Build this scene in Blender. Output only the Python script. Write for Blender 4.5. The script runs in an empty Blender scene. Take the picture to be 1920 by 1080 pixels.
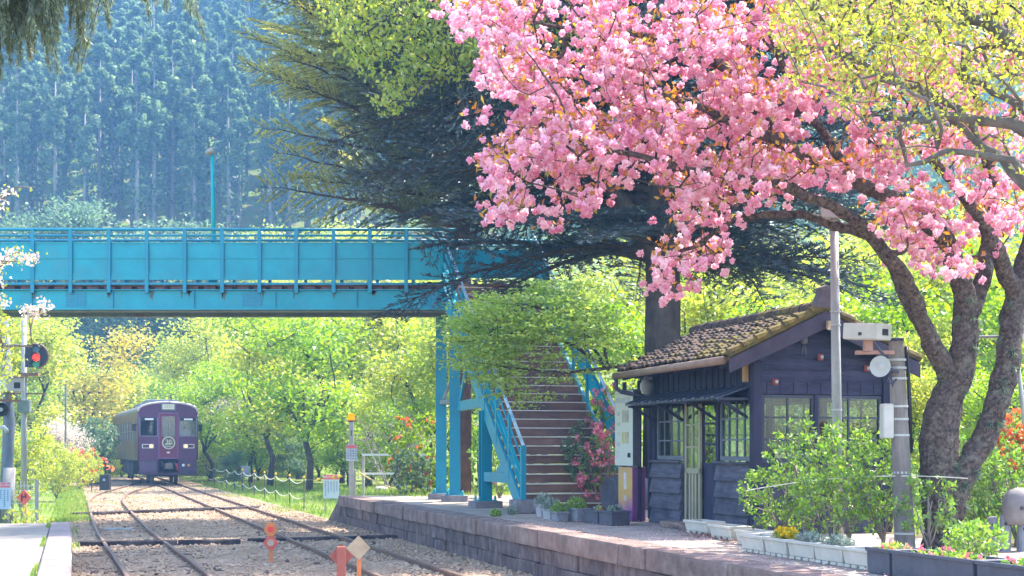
SUN, SUN_EL, SUN_AZ, SKY, EXPOSURE, HAZE = 3.1, 56.0, 58.0, 0.15, 2.58, 0.00115
import bpy, bmesh, math, random
import numpy as np
from mathutils import Vector, Matrix, noise
R = math.radians
random.seed(7)
SC = bpy.context.scene
COL = SC.collection
F_PX, HX, HY, CZ = 2700.0, 960.0, 842.0, 1.7      # focal length in picture units, optical axis, horizon line, eye height

def P(px, py, D):                                  # a point of the place at distance D
    return Vector(((px-HX)*D/F_PX, D, CZ+(HY-py)*D/F_PX))
def G(px, py, z):                                  # a point of the place lying at height z
    D = F_PX*(CZ-z)/(py-HY)
    return Vector(((px-HX)*D/F_PX, D, z))
TH = R(17.0)                                       # direction of the tracks
U = Vector((-math.sin(TH), math.cos(TH), 0)); N = Vector((math.cos(TH), math.sin(TH), 0))
OX, OY = -1.2, 19.3
def F(s, t, z=0.0):                                # along the track, across the track, up
    return Vector((OX+s*U.x+t*N.x, OY+s*U.y+t*N.y, z))
ZP = 0.57                                          # top of the right platform
ZL = 0.45                                          # top of the left platform

# ------------------------------------------------------------------ objects
def tag(o, label=None, cat=None, group=None, kind=None):
    if label: o['label'] = label
    if cat: o['category'] = cat
    if group: o['group'] = group
    if kind: o['kind'] = kind
    return o
def thing(name, label, cat, loc=(0, 0, 0), rz=0.0, group=None):
    o = bpy.data.objects.new(name, None); COL.objects.link(o)
    o.location = loc; o.rotation_euler = (0, 0, rz); o.empty_display_size = .1
    return tag(o, label, cat, group)
def copy_tree(o, parent=None):
    c = o.copy(); COL.objects.link(c)
    if parent is not None: c.parent = parent
    for ch in list(o.children): copy_tree(ch, c)
    return c

class MB:
    def __init__(s): s.v = []; s.f = []
    def add(s, vs, fs):
        k = len(s.v); s.v += [tuple(v) for v in vs]; s.f += [tuple(i+k for i in f) for f in fs]; return s
    def box(s, c, d, m=None):
        x, y, z = d[0]/2, d[1]/2, d[2]/2
        vs = [Vector((a*x, b*y, e*z)) for e in (-1, 1) for b in (-1, 1) for a in (-1, 1)]
        if m is not None: vs = [m @ v for v in vs]
        vs = [v+Vector(c) for v in vs]
        return s.add(vs, [(0, 2, 3, 1), (4, 5, 7, 6), (0, 1, 5, 4), (2, 6, 7, 3), (0, 4, 6, 2), (1, 3, 7, 5)])
    def bx(s, x0, x1, y0, y1, z0, z1):
        return s.box(((x0+x1)/2, (y0+y1)/2, (z0+z1)/2), (abs(x1-x0), abs(y1-y0), abs(z1-z0)))
    def bar(s, p, q, w, h, up=(0, 0, 1)):          # a square bar from p to q
        p, q = Vector(p), Vector(q); d = (q-p); L = d.length; y = d/L
        x = y.cross(Vector(up))
        if x.length < 1e-4: x = Vector((1, 0, 0))
        x.normalize(); z = x.cross(y)
        m = Matrix((x, y, z)).transposed()
        return s.box((p+q)/2, (w, L, h), m)
    def tube(s, pts, rad, n=8, cap=True):
        pts = [Vector(p) for p in pts]; m = len(pts)
        if not hasattr(rad, '__len__'): rad = [rad]*m
        k = len(s.v); ref = None
        for i, p in enumerate(pts):
            d = (pts[min(i+1, m-1)]-pts[max(i-1, 0)])
            if d.length < 1e-9: d = Vector((0, 0, 1))
            d.normalize()
            if ref is None:
                ref = Vector((0, 0, 1)) if abs(d.z) < .9 else Vector((1, 0, 0))
            a = d.cross(ref)
            if a.length < 1e-5: a = d.orthogonal()
            a.normalize(); b = d.cross(a); ref = b.cross(d) if False else ref
            for j in range(n):
                t = 2*math.pi*j/n
                s.v.append(tuple(p+(a*math.cos(t)+b*math.sin(t))*rad[i]))
        for i in range(m-1):
            for j in range(n):
                j2 = (j+1) % n
                s.f.append((k+i*n+j, k+i*n+j2, k+(i+1)*n+j2, k+(i+1)*n+j))
        if cap:
            s.f.append(tuple(k+j for j in range(n))[::-1]); s.f.append(tuple(k+(m-1)*n+j for j in range(n)))
        return s
    def lathe(s, prof, n=20, c=(0, 0, 0), m=None): # profile of (r, z)
        k = len(s.v); c = Vector(c)
        for r, z in prof:
            for j in range(n):
                t = 2*math.pi*j/n; v = Vector((r*math.cos(t), r*math.sin(t), z))
                if m is not None: v = m @ v
                s.v.append(tuple(v+c))
        for i in range(len(prof)-1):
            for j in range(n):
                j2 = (j+1) % n
                s.f.append((k+i*n+j, k+i*n+j2, k+(i+1)*n+j2, k+(i+1)*n+j))
        s.f.append(tuple(k+j for j in range(n))[::-1]); s.f.append(tuple(k+(len(prof)-1)*n+j for j in range(n)))
        return s
    def prism(s, poly, d, o=(0, 0, 0), ax=(1, 0, 0), ay=(0, 0, 1), az=(0, 1, 0)):  # polygon (x along ax, y along ay) pushed by d along az
        ax, ay, az, o = Vector(ax), Vector(ay), Vector(az), Vector(o); n = len(poly)
        vs = [o+ax*x+ay*y for x, y in poly]+[o+ax*x+ay*y+az*d for x, y in poly]
        fs = [tuple(range(n))[::-1], tuple(range(n, 2*n))]+[(i, (i+1) % n, n+(i+1) % n, n+i) for i in range(n)]
        return s.add(vs, fs)
    def build(s, name, mat, parent=None, smooth=False, bevel=0.0, loc=None, sub=0):
        me = bpy.data.meshes.new(name); me.from_pydata(s.v, [], s.f); me.update()
        bm = bmesh.new(); bm.from_mesh(me)
        bmesh.ops.recalc_face_normals(bm, faces=bm.faces)
        if bevel > 0:
            es = [e for e in bm.edges if len(e.link_faces) == 2 and e.calc_face_angle(0) > .5]
            bmesh.ops.bevel(bm, geom=es, offset=bevel, segments=1 if bevel < .02 else 2, profile=.7, affect='EDGES', clamp_overlap=True)
        if sub:
            bmesh.ops.subdivide_edges(bm, edges=bm.edges, cuts=sub, use_grid_fill=True)
        bm.to_mesh(me); bm.free()
        if smooth:
            me.polygons.foreach_set('use_smooth', [True]*len(me.polygons))
        if mat is not None: me.materials.append(mat)
        o = bpy.data.objects.new(name, me); COL.objects.link(o)
        if parent is not None: o.parent = parent
        if loc is not None: o.location = loc
        return o

def text_mesh(name, s, size, mat, parent, m, depth=.002, align='CENTER'):
    cu = bpy.data.curves.new(name, 'FONT'); cu.body = s; cu.size = size; cu.extrude = depth
    cu.align_x = align; cu.align_y = 'CENTER'
    t = bpy.data.objects.new(name+'_curve', cu); COL.objects.link(t)
    dg = bpy.context.evaluated_depsgraph_get()
    me = bpy.data.meshes.new_from_object(t.evaluated_get(dg))
    bpy.data.objects.remove(t)
    me.transform(m); me.materials.clear(); me.materials.append(mat); me.name = name
    o = bpy.data.objects.new(name, me); COL.objects.link(o); o.parent = parent
    return o
FACE = Matrix(((1, 0, 0, 0), (0, 0, -1, 0), (0, 1, 0, 0), (0, 0, 0, 1)))   # lettering in the x-z plane, read from -y

# ------------------------------------------------------------------ materials
MATS = {}
def new_mat(name):
    m = bpy.data.materials.new(name); m.use_nodes = True; nt = m.node_tree
    for n in list(nt.nodes): nt.nodes.remove(n)
    return m, nt, nt.nodes, nt.links
def ramp(ns, stops):
    r = ns.new('ShaderNodeValToRGB'); e = r.color_ramp.elements
    while len(e) < len(stops): e.new(.5)
    for k, (p, c) in enumerate(stops):
        e[k].position = p; e[k].color = (*c, 1)
    return r
def mix(a, b, t): return tuple(x*(1-t)+y*t for x, y in zip(a, b))
def mat(name, col, rough=.6, var=.25, scale=6.0, bump=.0, bscale=40.0, metal=0.0, col2=None, stretch=(1, 1, 1), streak=0.0, spec=.4, coat=0.0, stain=None, stain_amt=.4):
    if name in MATS: return MATS[name]
    m, nt, ns, lk = new_mat(name)
    out = ns.new('ShaderNodeOutputMaterial'); b = ns.new('ShaderNodeBsdfPrincipled'); lk.new(b.outputs[0], out.inputs[0])
    tc = ns.new('ShaderNodeTexCoord'); mp = ns.new('ShaderNodeMapping'); mp.inputs['Scale'].default_value = stretch
    lk.new(tc.outputs['Object'], mp.inputs[0])
    nz = ns.new('ShaderNodeTexNoise'); nz.inputs['Scale'].default_value = scale; nz.inputs['Detail'].default_value = 6; nz.inputs['Roughness'].default_value = .62
    lk.new(mp.outputs[0], nz.inputs[0])
    c2 = col2 if col2 else tuple(min(1, c*(1+var)) for c in col)
    c1 = tuple(c*(1-var) for c in col)
    rp = ramp(ns, [(.3, c1), (.5, col), (.7, c2)]); lk.new(nz.outputs['Fac'], rp.inputs[0])
    cs = rp.outputs[0]
    if stain:
        n3 = ns.new('ShaderNodeTexNoise'); n3.inputs['Scale'].default_value = scale*.35; n3.inputs['Detail'].default_value = 8; n3.inputs['Roughness'].default_value = .7
        lk.new(tc.outputs['Object'], n3.inputs[0])
        r3 = ramp(ns, [(.5, (0, 0, 0)), (.68, (stain_amt,)*3)]); lk.new(n3.outputs['Fac'], r3.inputs[0])
        mx = ns.new('ShaderNodeMix'); mx.data_type = 'RGBA'; lk.new(r3.outputs[0], mx.inputs[0]); lk.new(cs, mx.inputs[6]); mx.inputs[7].default_value = (*stain, 1)
        cs = mx.outputs[2]
    lk.new(cs, b.inputs['Base Color'])
    b.inputs['Roughness'].default_value = rough; b.inputs['Metallic'].default_value = metal
    b.inputs['Specular IOR Level'].default_value = spec
    if coat: b.inputs['Coat Weight'].default_value = coat; b.inputs['Coat Roughness'].default_value = .15
    if bump > 0:
        n2 = ns.new('ShaderNodeTexNoise'); n2.inputs['Scale'].default_value = bscale; n2.inputs['Detail'].default_value = 6
        lk.new(mp.outputs[0], n2.inputs[0])
        bp = ns.new('ShaderNodeBump'); bp.inputs['Strength'].default_value = min(1, bump); bp.inputs['Distance'].default_value = .02
        lk.new(n2.outputs['Fac'], bp.inputs['Height']); lk.new(bp.outputs[0], b.inputs['Normal'])
    MATS[name] = m; return m
def leaf_mat(name, stops, trans=.5, gloss=.06, rough=.45):
    m, nt, ns, lk = new_mat(name)
    out = ns.new('ShaderNodeOutputMaterial')
    at = ns.new('ShaderNodeAttribute'); at.attribute_name = 'hue'
    rp = ramp(ns, stops); lk.new(at.outputs['Fac'], rp.inputs[0])
    d = ns.new('ShaderNodeBsdfDiffuse'); t = ns.new('ShaderNodeBsdfTranslucent')
    lk.new(rp.outputs[0], d.inputs[0])
    hs = ns.new('ShaderNodeHueSaturation'); hs.inputs['Saturation'].default_value = 1.1; hs.inputs['Value'].default_value = 1.35
    lk.new(rp.outputs[0], hs.inputs['Color']); lk.new(hs.outputs[0], t.inputs[0])
    mx = ns.new('ShaderNodeMixShader'); mx.inputs[0].default_value = trans
    lk.new(d.outputs[0], mx.inputs[1]); lk.new(t.outputs[0], mx.inputs[2])
    sh = mx.outputs[0]
    if gloss > 0:
        g = ns.new('ShaderNodeBsdfGlossy'); g.inputs['Roughness'].default_value = rough
        m2 = ns.new('ShaderNodeMixShader'); m2.inputs[0].default_value = gloss
        lk.new(sh, m2.inputs[1]); lk.new(g.outputs[0], m2.inputs[2]); sh = m2.outputs[0]
    lk.new(sh, out.inputs[0])
    MATS[name] = m; return m
def emit_mat(name, col, s):
    m, nt, ns, lk = new_mat(name)
    out = ns.new('ShaderNodeOutputMaterial'); e = ns.new('ShaderNodeEmission'); e.inputs[0].default_value = (*col, 1); e.inputs[1].default_value = s
    lk.new(e.outputs[0], out.inputs[0]); return m
def glass_mat(name, tint=(.85, .9, .92), refl=.16):
    m, nt, ns, lk = new_mat(name)
    out = ns.new('ShaderNodeOutputMaterial'); t = ns.new('ShaderNodeBsdfTransparent'); t.inputs[0].default_value = (*tint, 1)
    g = ns.new('ShaderNodeBsdfGlossy'); g.inputs['Roughness'].default_value = .03
    lw = ns.new('ShaderNodeLayerWeight'); lw.inputs[0].default_value = .35
    mt = ns.new('ShaderNodeMath'); mt.operation = 'MULTIPLY_ADD'; mt.inputs[1].default_value = .4; mt.inputs[2].default_value = refl
    lk.new(lw.outputs['Fresnel'], mt.inputs[0])
    mx = ns.new('ShaderNodeMixShader'); lk.new(mt.outputs[0], mx.inputs[0]); lk.new(t.outputs[0], mx.inputs[1]); lk.new(g.outputs[0], mx.inputs[2])
    lk.new(mx.outputs[0], out.inputs[0]); return m

# ------------------------------------------------------------------ foliage
def unit(a): return a/np.maximum(1e-9, np.linalg.norm(a, axis=-1, keepdims=True))
def cards(name, C, A, L, W, hue, material, parent=None, rng=None, fold=.18, flat=0.0):
    """many small leaves in one mesh: centre C, long axis A, length L, width W, hue 0-1; flat = how far leaf blades lie level"""
    n = len(C); A = unit(np.asarray(A, float)); rng = rng or np.random.default_rng(1)
    ref = unit(rng.normal(size=(n, 3))*(1-flat)+np.array([0, 0, 1.0])*flat*1.6)
    B = np.cross(A, ref); B = unit(B); Nn = np.cross(B, A)
    L = np.broadcast_to(np.asarray(L, float), (n,))[:, None]; W = np.broadcast_to(np.asarray(W, float), (n,))[:, None]
    V = np.empty((n, 4, 3))
    V[:, 0] = C-A*L*.5; V[:, 2] = C+A*L*.5
    V[:, 1] = C+B*W*.5+Nn*W*fold+A*L*.06; V[:, 3] = C-B*W*.5+Nn*W*fold+A*L*.06
    me = bpy.data.meshes.new(name)
    me.vertices.add(n*4); me.loops.add(n*4); me.polygons.add(n)
    me.vertices.foreach_set('co', V.reshape(-1).astype(np.float32))
    me.loops.foreach_set('vertex_index', np.arange(n*4, dtype=np.int32))
    me.polygons.foreach_set('loop_start', np.arange(0, n*4, 4, dtype=np.int32))
    me.polygons.foreach_set('loop_total', np.full(n, 4, np.int32))
    me.update(calc_edges=True)
    at = me.attributes.new('hue', 'FLOAT', 'FACE'); at.data.foreach_set('value', np.clip(hue, 0, 1).astype(np.float32))
    me.materials.append(material)
    o = bpy.data.objects.new(name, me); COL.objects.link(o)
    if parent is not None: o.parent = parent
    return o

def skeleton(seeds, targets, step=.35, jit=.12, sag=.0, rng=None, up=.0, tipr=.006, expo=.5, fwd=.35):
    """seeds: list of polylines [(x,y,z,r)...] (first starts at the root, others start on an earlier one); each target is joined to the nearest limb.
    returns nodes, parents, radii, tip indices"""
    rng = rng or np.random.default_rng(3)
    pos = []; par = []; fix = []
    for ln in seeds:
        prev = -1
        pts = [np.array(q, float) for q in ln]
        if pos:
            a = np.array([p for p in pos]); prev = int(np.argmin(((a-pts[0][:3])**2).sum(1)))
            if np.linalg.norm(a[prev]-pts[0][:3]) < .02: pts_i = pts[1:]
            else: pts_i = pts
            start = np.array([*pos[prev], pts[0][3]])
        else:
            pts_i = pts[1:]; pos.append(pts[0][:3]); par.append(-1); fix.append(pts[0][3]); prev = 0; start = pts[0]
        cur = start
        for q in pts_i:
            d = np.linalg.norm(q[:3]-cur[:3]); m = max(1, int(d/step))
            for k in range(1, m+1):
                f = k/m; w = cur*(1-f)+q*f
                pos.append(w[:3]+rng.normal(size=3)*jit*.12*(w[3] > .0)*(k < m)); par.append(prev); fix.append(w[3]); prev = len(pos)-1
            cur = q
    ns = len(pos); targets = np.asarray(targets, float); nt = len(targets)
    cap = ns+nt*40
    A = np.zeros((cap, 3)); A[:ns] = pos; depth = np.zeros(cap); cnt = ns
    root = A[0].copy()
    d0 = np.array([np.min(((A[:ns]-t)**2).sum(1)) for t in targets]) if nt else []
    par = par+[0]*(cap-ns); fix = fix+[0.0]*(cap-ns); tips = []
    for i in np.argsort(d0):
        t = targets[i]; dv = t-A[:cnt]; d = np.sqrt((dv**2).sum(1))
        out = A[:cnt]-root; on = np.linalg.norm(out, axis=1)+1e-6
        c = (dv*out).sum(1)/(d*on+1e-6)
        cost = d*(1+fwd*(1-c))
        k = int(np.argmin(cost)); p0 = A[k].copy(); dist = d[k]
        m = max(1, min(38, int(dist/step))); prev = k
        bow = rng.normal(size=3)*jit*dist*.6
        for q in range(1, m+1):
            f = q/m; w = p0*(1-f)+t*f+bow*math.sin(math.pi*f)*.5
            w[2] += (up-sag)*dist*math.sin(math.pi*f)*.5
            if q < m: w = w+rng.normal(size=3)*jit*step*.35
            A[cnt] = w; par[cnt] = prev; prev = cnt; cnt += 1
        tips.append(prev)
    A = A[:cnt]; par = par[:cnt]; fix = np.array(fix[:cnt])
    count = np.zeros(cnt)
    for t in tips: count[t] += 1
    for i in range(cnt-1, 0, -1): count[par[i]] += count[i]
    rad = np.maximum(tipr*np.maximum(count, 1)**expo, fix)
    for i in range(1, cnt):
        if fix[i] == 0: rad[i] = min(rad[i], rad[par[i]]*.95)
    return A, par, rad, tips
def rough_tube(mb, pts, rs, rmin):                 # a thick limb with knobbly, furrowed bark
    Q, S = [np.array(pts[0])], [rs[0]]
    for a, b, r0, r1 in zip(pts, pts[1:], rs, rs[1:]):
        d = np.linalg.norm(np.array(b)-np.array(a)); m = max(1, int(d/max(.018, .22*r0))) if r0 > rmin*.5 else 1
        for k in range(1, m+1): Q.append(np.array(a)*(1-k/m)+np.array(b)*k/m); S.append(r0*(1-k/m)+r1*k/m)
    Q = np.array(Q); w = 9
    if len(Q) > 2*w:
        K = np.ones(w)/w; P_ = np.pad(Q, ((w//2, w//2), (0, 0)), 'edge'); Q2 = np.stack([np.convolve(P_[:, i], K, 'valid') for i in range(3)], 1); Q2[0] = Q[0]; Q2[-1] = Q[-1]; Q = Q2
    k0 = len(mb.v); n = 30 if rs[0] > .1 else 18; mb.tube([tuple(p) for p in Q], S, n)
    for i in range(len(Q)):
        c = Vector(Q[i]); r = S[i]
        for j in range(n):
            v = Vector(mb.v[k0+i*n+j]); d = v-c
            h = .13*noise.noise(v*5.5)+.10*noise.noise(Vector((v.x*17, v.y*17, v.z*7)))+.06*noise.noise(Vector((v.x*42, v.y*42, v.z*24)))
            mb.v[k0+i*n+j] = tuple(c+d*(1+h*1.25))
def wood(name, A, par, rad, material, parent=None, minr=.0, sides=None, rough=0):
    kids = {}
    for i, p in enumerate(par):
        if p >= 0: kids.setdefault(p, []).append(i)
    mb = MB(); stack = [(0, None)]
    while stack:
        i, pre = stack.pop(); ch = [i] if pre is None else [pre, i]
        while True:
            ks = kids.get(ch[-1], [])
            if not ks: break
            ks = sorted(ks, key=lambda k: -rad[k])
            for k in ks[1:]: stack.append((k, ch[-1]))
            ch.append(ks[0])
        if len(ch) < 2 or max(rad[c] for c in ch[1:]) < minr: continue
        rs = [rad[c] for c in ch]
        if pre is not None: rs[0] = min(rs[0], rs[1]*1.15)
        if rough and max(rs) > rough: rough_tube(mb, [A[c] for c in ch], rs, rough); continue
        r0 = max(rs); n = sides or (12 if r0 > .12 else 8 if r0 > .04 else 5 if r0 > .015 else 3)
        mb.tube([A[c] for c in ch], rs, n)
    return mb.build(name, material, parent, smooth=True)
def blob(rng, n, c, r, shell=.45):
    d = unit(rng.normal(size=(n, 3))); q = (shell+(1-shell)*rng.random((n, 1)))**.6
    return np.array(c)+d*q*np.array(r)
def around(rng, T, k, spread):
    T = np.repeat(np.asarray(T), k, axis=0)
    return T+rng.normal(size=T.shape)*np.array(spread)
# ------------------------------------------------------------------ camera, light, air
cam = bpy.data.cameras.new('camera'); co = bpy.data.objects.new('camera', cam); COL.objects.link(co)
co.location = (0, 0, CZ); co.rotation_euler = (R(90), 0, 0)
cam.sensor_width = 36; cam.lens = 36*F_PX/1920; cam.shift_y = (HY-540)/1920; cam.clip_end = 2000; cam.clip_start = .1
SC.camera = co
EL, AZ = R(SUN_EL), R(SUN_AZ)
w = bpy.data.worlds.new('World'); SC.world = w; w.use_nodes = True
nt = w.node_tree; bg = nt.nodes['Background']; sky = nt.nodes.new('ShaderNodeTexSky'); sky.sky_type = 'NISHITA'
sky.sun_disc = False; sky.sun_elevation = EL; sky.sun_rotation = AZ; sky.air_density = 1.0; sky.dust_density = 1.5
nt.links.new(sky.outputs[0], bg.inputs[0]); bg.inputs[1].default_value = SKY
sl = bpy.data.lights.new('sun', 'SUN'); so = bpy.data.objects.new('sun', sl); COL.objects.link(so)
sl.energy = SUN; sl.angle = R(.55); sl.color = (1, .94, .82)
so.rotation_euler = Vector((math.sin(AZ)*math.cos(EL), math.cos(AZ)*math.cos(EL), math.sin(EL))).to_track_quat('Z', 'Y').to_euler()
so.location = (20, 0, 40)
vs = SC.view_settings; SC.display_settings.display_device = 'sRGB'; vs.view_transform = 'Standard'; vs.look = 'None'; vs.gamma = 1; vs.exposure = EXPOSURE
SC.cycles.max_bounces = 7; SC.cycles.diffuse_bounces = 4; SC.cycles.glossy_bounces = 2; SC.cycles.transmission_bounces = 5
SC.cycles.transparent_max_bounces = 10; SC.cycles.volume_bounces = 0; SC.cycles.use_denoising = True
SC.cycles.caustics_reflective = False; SC.cycles.caustics_refractive = False; SC.cycles.sample_clamp_indirect = 6

def haze_box():
    m, nt, ns, lk = new_mat('pale_air')
    out = ns.new('ShaderNodeOutputMaterial'); v = ns.new('ShaderNodeVolumePrincipled')
    v.inputs['Color'].default_value = (.24, .54, 1.0, 1); v.inputs['Density'].default_value = HAZE; v.inputs['Anisotropy'].default_value = 0.15
    lk.new(v.outputs[0], out.inputs['Volume'])
    o = MB().bx(-330, 330, -75, 400, -3.5, 190).build('haze', m); tag(o, kind='stuff')
if HAZE > 0: haze_box()

# ------------------------------------------------------------------ ground, hill, track bed
def hill_z(x, y):
    def sm(a, b, v): v = min(1, max(0, (v-a)/(b-a))); return v*v*(3-2*v)
    z = 0.0
    if y > 92: z += 24*sm(92, 168, y)
    if y > 160: z += 100*sm(150, 330, y)
    side = max(0, abs(x+5)-75)
    z += 40*sm(0, 160, side)*sm(-20, 60, y)
    z += (.6*math.sin(x*.09+1)+.5*math.sin(y*.11+x*.03))*sm(95, 130, y)
    return z
def grass_earth():
    m, nt, ns, lk = new_mat('grassy_earth')
    out = ns.new('ShaderNodeOutputMaterial'); b = ns.new('ShaderNodeBsdfPrincipled'); lk.new(b.outputs[0], out.inputs[0])
    tc = ns.new('ShaderNodeTexCoord')
    n1 = ns.new('ShaderNodeTexNoise'); n1.inputs['Scale'].default_value = .55; n1.inputs['Detail'].default_value = 8
    n2 = ns.new('ShaderNodeTexNoise'); n2.inputs['Scale'].default_value = 9; n2.inputs['Detail'].default_value = 8
    lk.new(tc.outputs['Object'], n1.inputs[0]); lk.new(tc.outputs['Object'], n2.inputs[0])
    ad = ns.new('ShaderNodeMath'); ad.operation = 'MULTIPLY_ADD'; ad.inputs[1].default_value = .35; lk.new(n2.outputs['Fac'], ad.inputs[0]); lk.new(n1.outputs['Fac'], ad.inputs[2])
    rp = ramp(ns, [(.45, (.17, .13, .09)), (.58, (.19, .19, .07)), (.72, (.13, .2, .03)), (.9, (.2, .27, .05))]); lk.new(ad.outputs[0], rp.inputs[0])
    lk.new(rp.outputs[0], b.inputs['Base Color']); b.inputs['Roughness'].default_value = .95; b.inputs['Specular IOR Level'].default_value = .1
    return m
GE = grass_earth()
def grid(name, x0, x1, y0, y1, nx, ny, fz, material):
    vs = [(x0+(x1-x0)*i/nx, y0+(y1-y0)*j/ny) for j in range(ny+1) for i in range(nx+1)]
    mb = MB(); mb.v = [(x, y, fz(x, y)) for x, y in vs]
    mb.f = [(j*(nx+1)+i, j*(nx+1)+i+1, (j+1)*(nx+1)+i+1, (j+1)*(nx+1)+i) for j in range(ny) for i in range(nx)]
    return mb.build(name, material, smooth=True)
gr = grid('ground', -320, 320, -65, 390, 128, 91, lambda x, y: -.16+hill_z(x, y), GE); tag(gr, kind='structure')

def strip(name, s0, s1, t0, t1, z, material, ns_=60, nt_=8, amp=.0, loc=None):
    mb = MB(); rg = np.random.default_rng(11)
    for j in range(ns_+1):
        for i in range(nt_+1):
            s = s0+(s1-s0)*j/ns_; t = (t0(s) if callable(t0) else t0)*(1-i/nt_)+(t1(s) if callable(t1) else t1)*i/nt_
            p = F(s, t, z+amp*rg.normal()); mb.v.append(tuple(p))
    mb.f = [(j*(nt_+1)+i, j*(nt_+1)+i+1, (j+1)*(nt_+1)+i+1, (j+1)*(nt_+1)+i) for j in range(ns_) for i in range(nt_)]
    return mb.build(name, material, smooth=True)
M_BAL = mat('ballast', (.37, .255, .165), .95, .4, 14, .9, 60, col2=(.56, .41, .33), stain=(.25, .165, .125), stain_amt=.5, spec=.1)
tag(strip('track_bed', -30, 82, -4.62, 1.76, -.085, M_BAL, 230, 26, .007), kind='structure')

# stones lying on the track bed
rg = np.random.default_rng(5)
def stones(name, n, fs, ft, z, size, material, pw=1.0):
    s = fs[0]+(fs[1]-fs[0])*rg.random(n)**pw; t = ft[0]+(ft[1]-ft[0])*rg.random(n)
    base = np.array([(1, 0, 0), (-1, 0, 0), (0, 1, 0), (0, -1, 0), (0, 0, 1), (0, 0, -1)], float)
    fc = np.array([(0, 2, 4), (2, 1, 4), (1, 3, 4), (3, 0, 4), (2, 0, 5), (1, 2, 5), (3, 1, 5), (0, 3, 5)])
    sz = size*(.45+rg.random((n, 1, 1))*.9); V = base[None]*sz*(.6+.8*rg.random((n, 6, 1))); V[:, :, 2] *= .75
    a = rg.random(n)*6.28; ca, sa = np.cos(a), np.sin(a)
    x = V[:, :, 0]*ca[:, None]-V[:, :, 1]*sa[:, None]; y = V[:, :, 0]*sa[:, None]+V[:, :, 1]*ca[:, None]
    cx = OX+s*U.x+t*N.x; cy = OY+s*U.y+t*N.y
    V = np.stack([x+cx[:, None], y+cy[:, None], V[:, :, 2]+z+sz[:, :, 0]*.25], -1)
    mb = MB(); mb.v = [tuple(q) for q in V.reshape(-1, 3)]; mb.f = [tuple(q) for q in (fc[None]+6*np.arange(n)[:, None, None]).reshape(-1, 3)]
    return tag(mb.build(name, material), kind='stuff')
M_STONE = mat('ballast_stone', (.40, .28, .185), .9, .28, 1.7, col2=(.50, .37, .26), spec=.15)
stones('ballast_gravel', 26000, (-3, 58), (-4.5, 1.68), -.085, .032, M_STONE, 1.5)
M_DARKST = mat('dark_stone', (.13, .09, .08), .9, .4, 2, spec=.15)
stones('dark_ballast_gravel', 260, (-3, 48), (-4.5, 1.68), -.083, .045, M_DARKST, 1.4)

# left platform (pale concrete) -------------------------------------------------
M_CONC = mat('pale_concrete', (.25, .22, .19), .9, .14, 3.0, .4, 50, stain=(.19, .16, .135), stain_amt=.7, spec=.15)
M_COPE = mat('pale_coping', (.26, .21, .20), .9, .16, 5.0, .4, 40, stain=(.19, .155, .145), stain_amt=.7, spec=.15)
pl = thing('left_platform', None, None); tag(pl, kind='structure')
def lp(mb, s0, s1, t0, t1, z0, z1):
    a = [F(s0, t0), F(s1, t0), F(s1, t1), F(s0, t1)]
    vs = [(p.x, p.y, z0) for p in a]+[(p.x, p.y, z1) for p in a]
    mb.add(vs, [(0, 1, 2, 3), (4, 5, 6, 7), (0, 1, 5, 4), (1, 2, 6, 5), (2, 3, 7, 6), (3, 0, 4, 7)])
def lquad(mb, q, z0, z1):
    vs = [(p[0], p[1], z0) for p in q]+[(p[0], p[1], z1) for p in q]
    return mb.add(vs, [(0, 1, 2, 3), (4, 5, 6, 7), (0, 1, 5, 4), (1, 2, 6, 5), (2, 3, 7, 6), (3, 0, 4, 7)])
mb = MB(); lp(mb, -26, 6.75, -13, -4.84, -.15, ZL); mb.build('platform_deck', M_CONC, pl)
mb = MB(); s = -26.0
while s < 6.7:
    e = min(6.8, s+1.15); lp(mb, s+.006, e-.006, -4.83, -4.5+random.uniform(-.008, .008), -.14, ZL+.012+random.uniform(-.004, .004)); s += 1.15
mb.build('platform_coping', M_COPE, pl, bevel=.018)

# right platform: stone wall with coping ---------------------------------------
M_WALL = mat('old_stone', (.155, .11, .105), .9, .45, 6.0, .8, 22, col2=(.24, .185, .165), stain=(.075, .07, .08), stain_amt=.75, spec=.12, stretch=(1, 1, .5))
M_CAP = mat('coping_stone', (.24, .165, .145), .9, .35, 4.0, .7, 26, col2=(.31, .245, .21), stain=(.11, .105, .09), stain_amt=.6, spec=.12)
M_PAVE = mat('platform_paving', (.34, .28, .235), .92, .2, 2.2, .5, 45, col2=(.45, .39, .34), stain=(.27, .19, .16), stain_amt=.6, spec=.12)
pr = thing('right_platform', None, None); tag(pr, kind='structure')
EDGE, SEND = 1.72, 15.7
wall = MB(); cap = MB(); rr = random.Random(4)
def block(mb, s0, s1, t0, t1, z0, z1, j=.012):
    pts = []
    for z in (z0, z1):
        for (s, t) in ((s0, t0), (s1, t0), (s1, t1), (s0, t1)):
            p = F(s+rr.uniform(-j, j)*.5, t+(rr.uniform(-j, j) if t == t0 else 0), z+rr.uniform(-j, j)*.4); pts.append(p)
    mb.add(pts, [(0, 1, 2, 3), (4, 5, 6, 7), (0, 1, 5, 4), (1, 2, 6, 5), (2, 3, 7, 6), (3, 0, 4, 7)])
s = -18.0
while s < SEND-.2:
    e = min(SEND, s+rr.uniform(.75, 1.25)); block(cap, s+.006, e-.003, EDGE-.045+rr.uniform(-.02, .015), EDGE+.42, ZP-.24, ZP+rr.uniform(.0, .018), .012); s = e
for (z0, z1) in ((-.16, .105), (.11, .325)):
    s = -18.0+rr.uniform(-.3, 0)
    while s < SEND+.0:
        e = min(SEND+.05, s+rr.uniform(.45, .95)); block(wall, s+.004, e-.004, EDGE+rr.uniform(-.012, .02), EDGE+.4, z0, z1, .024); s = e
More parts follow.
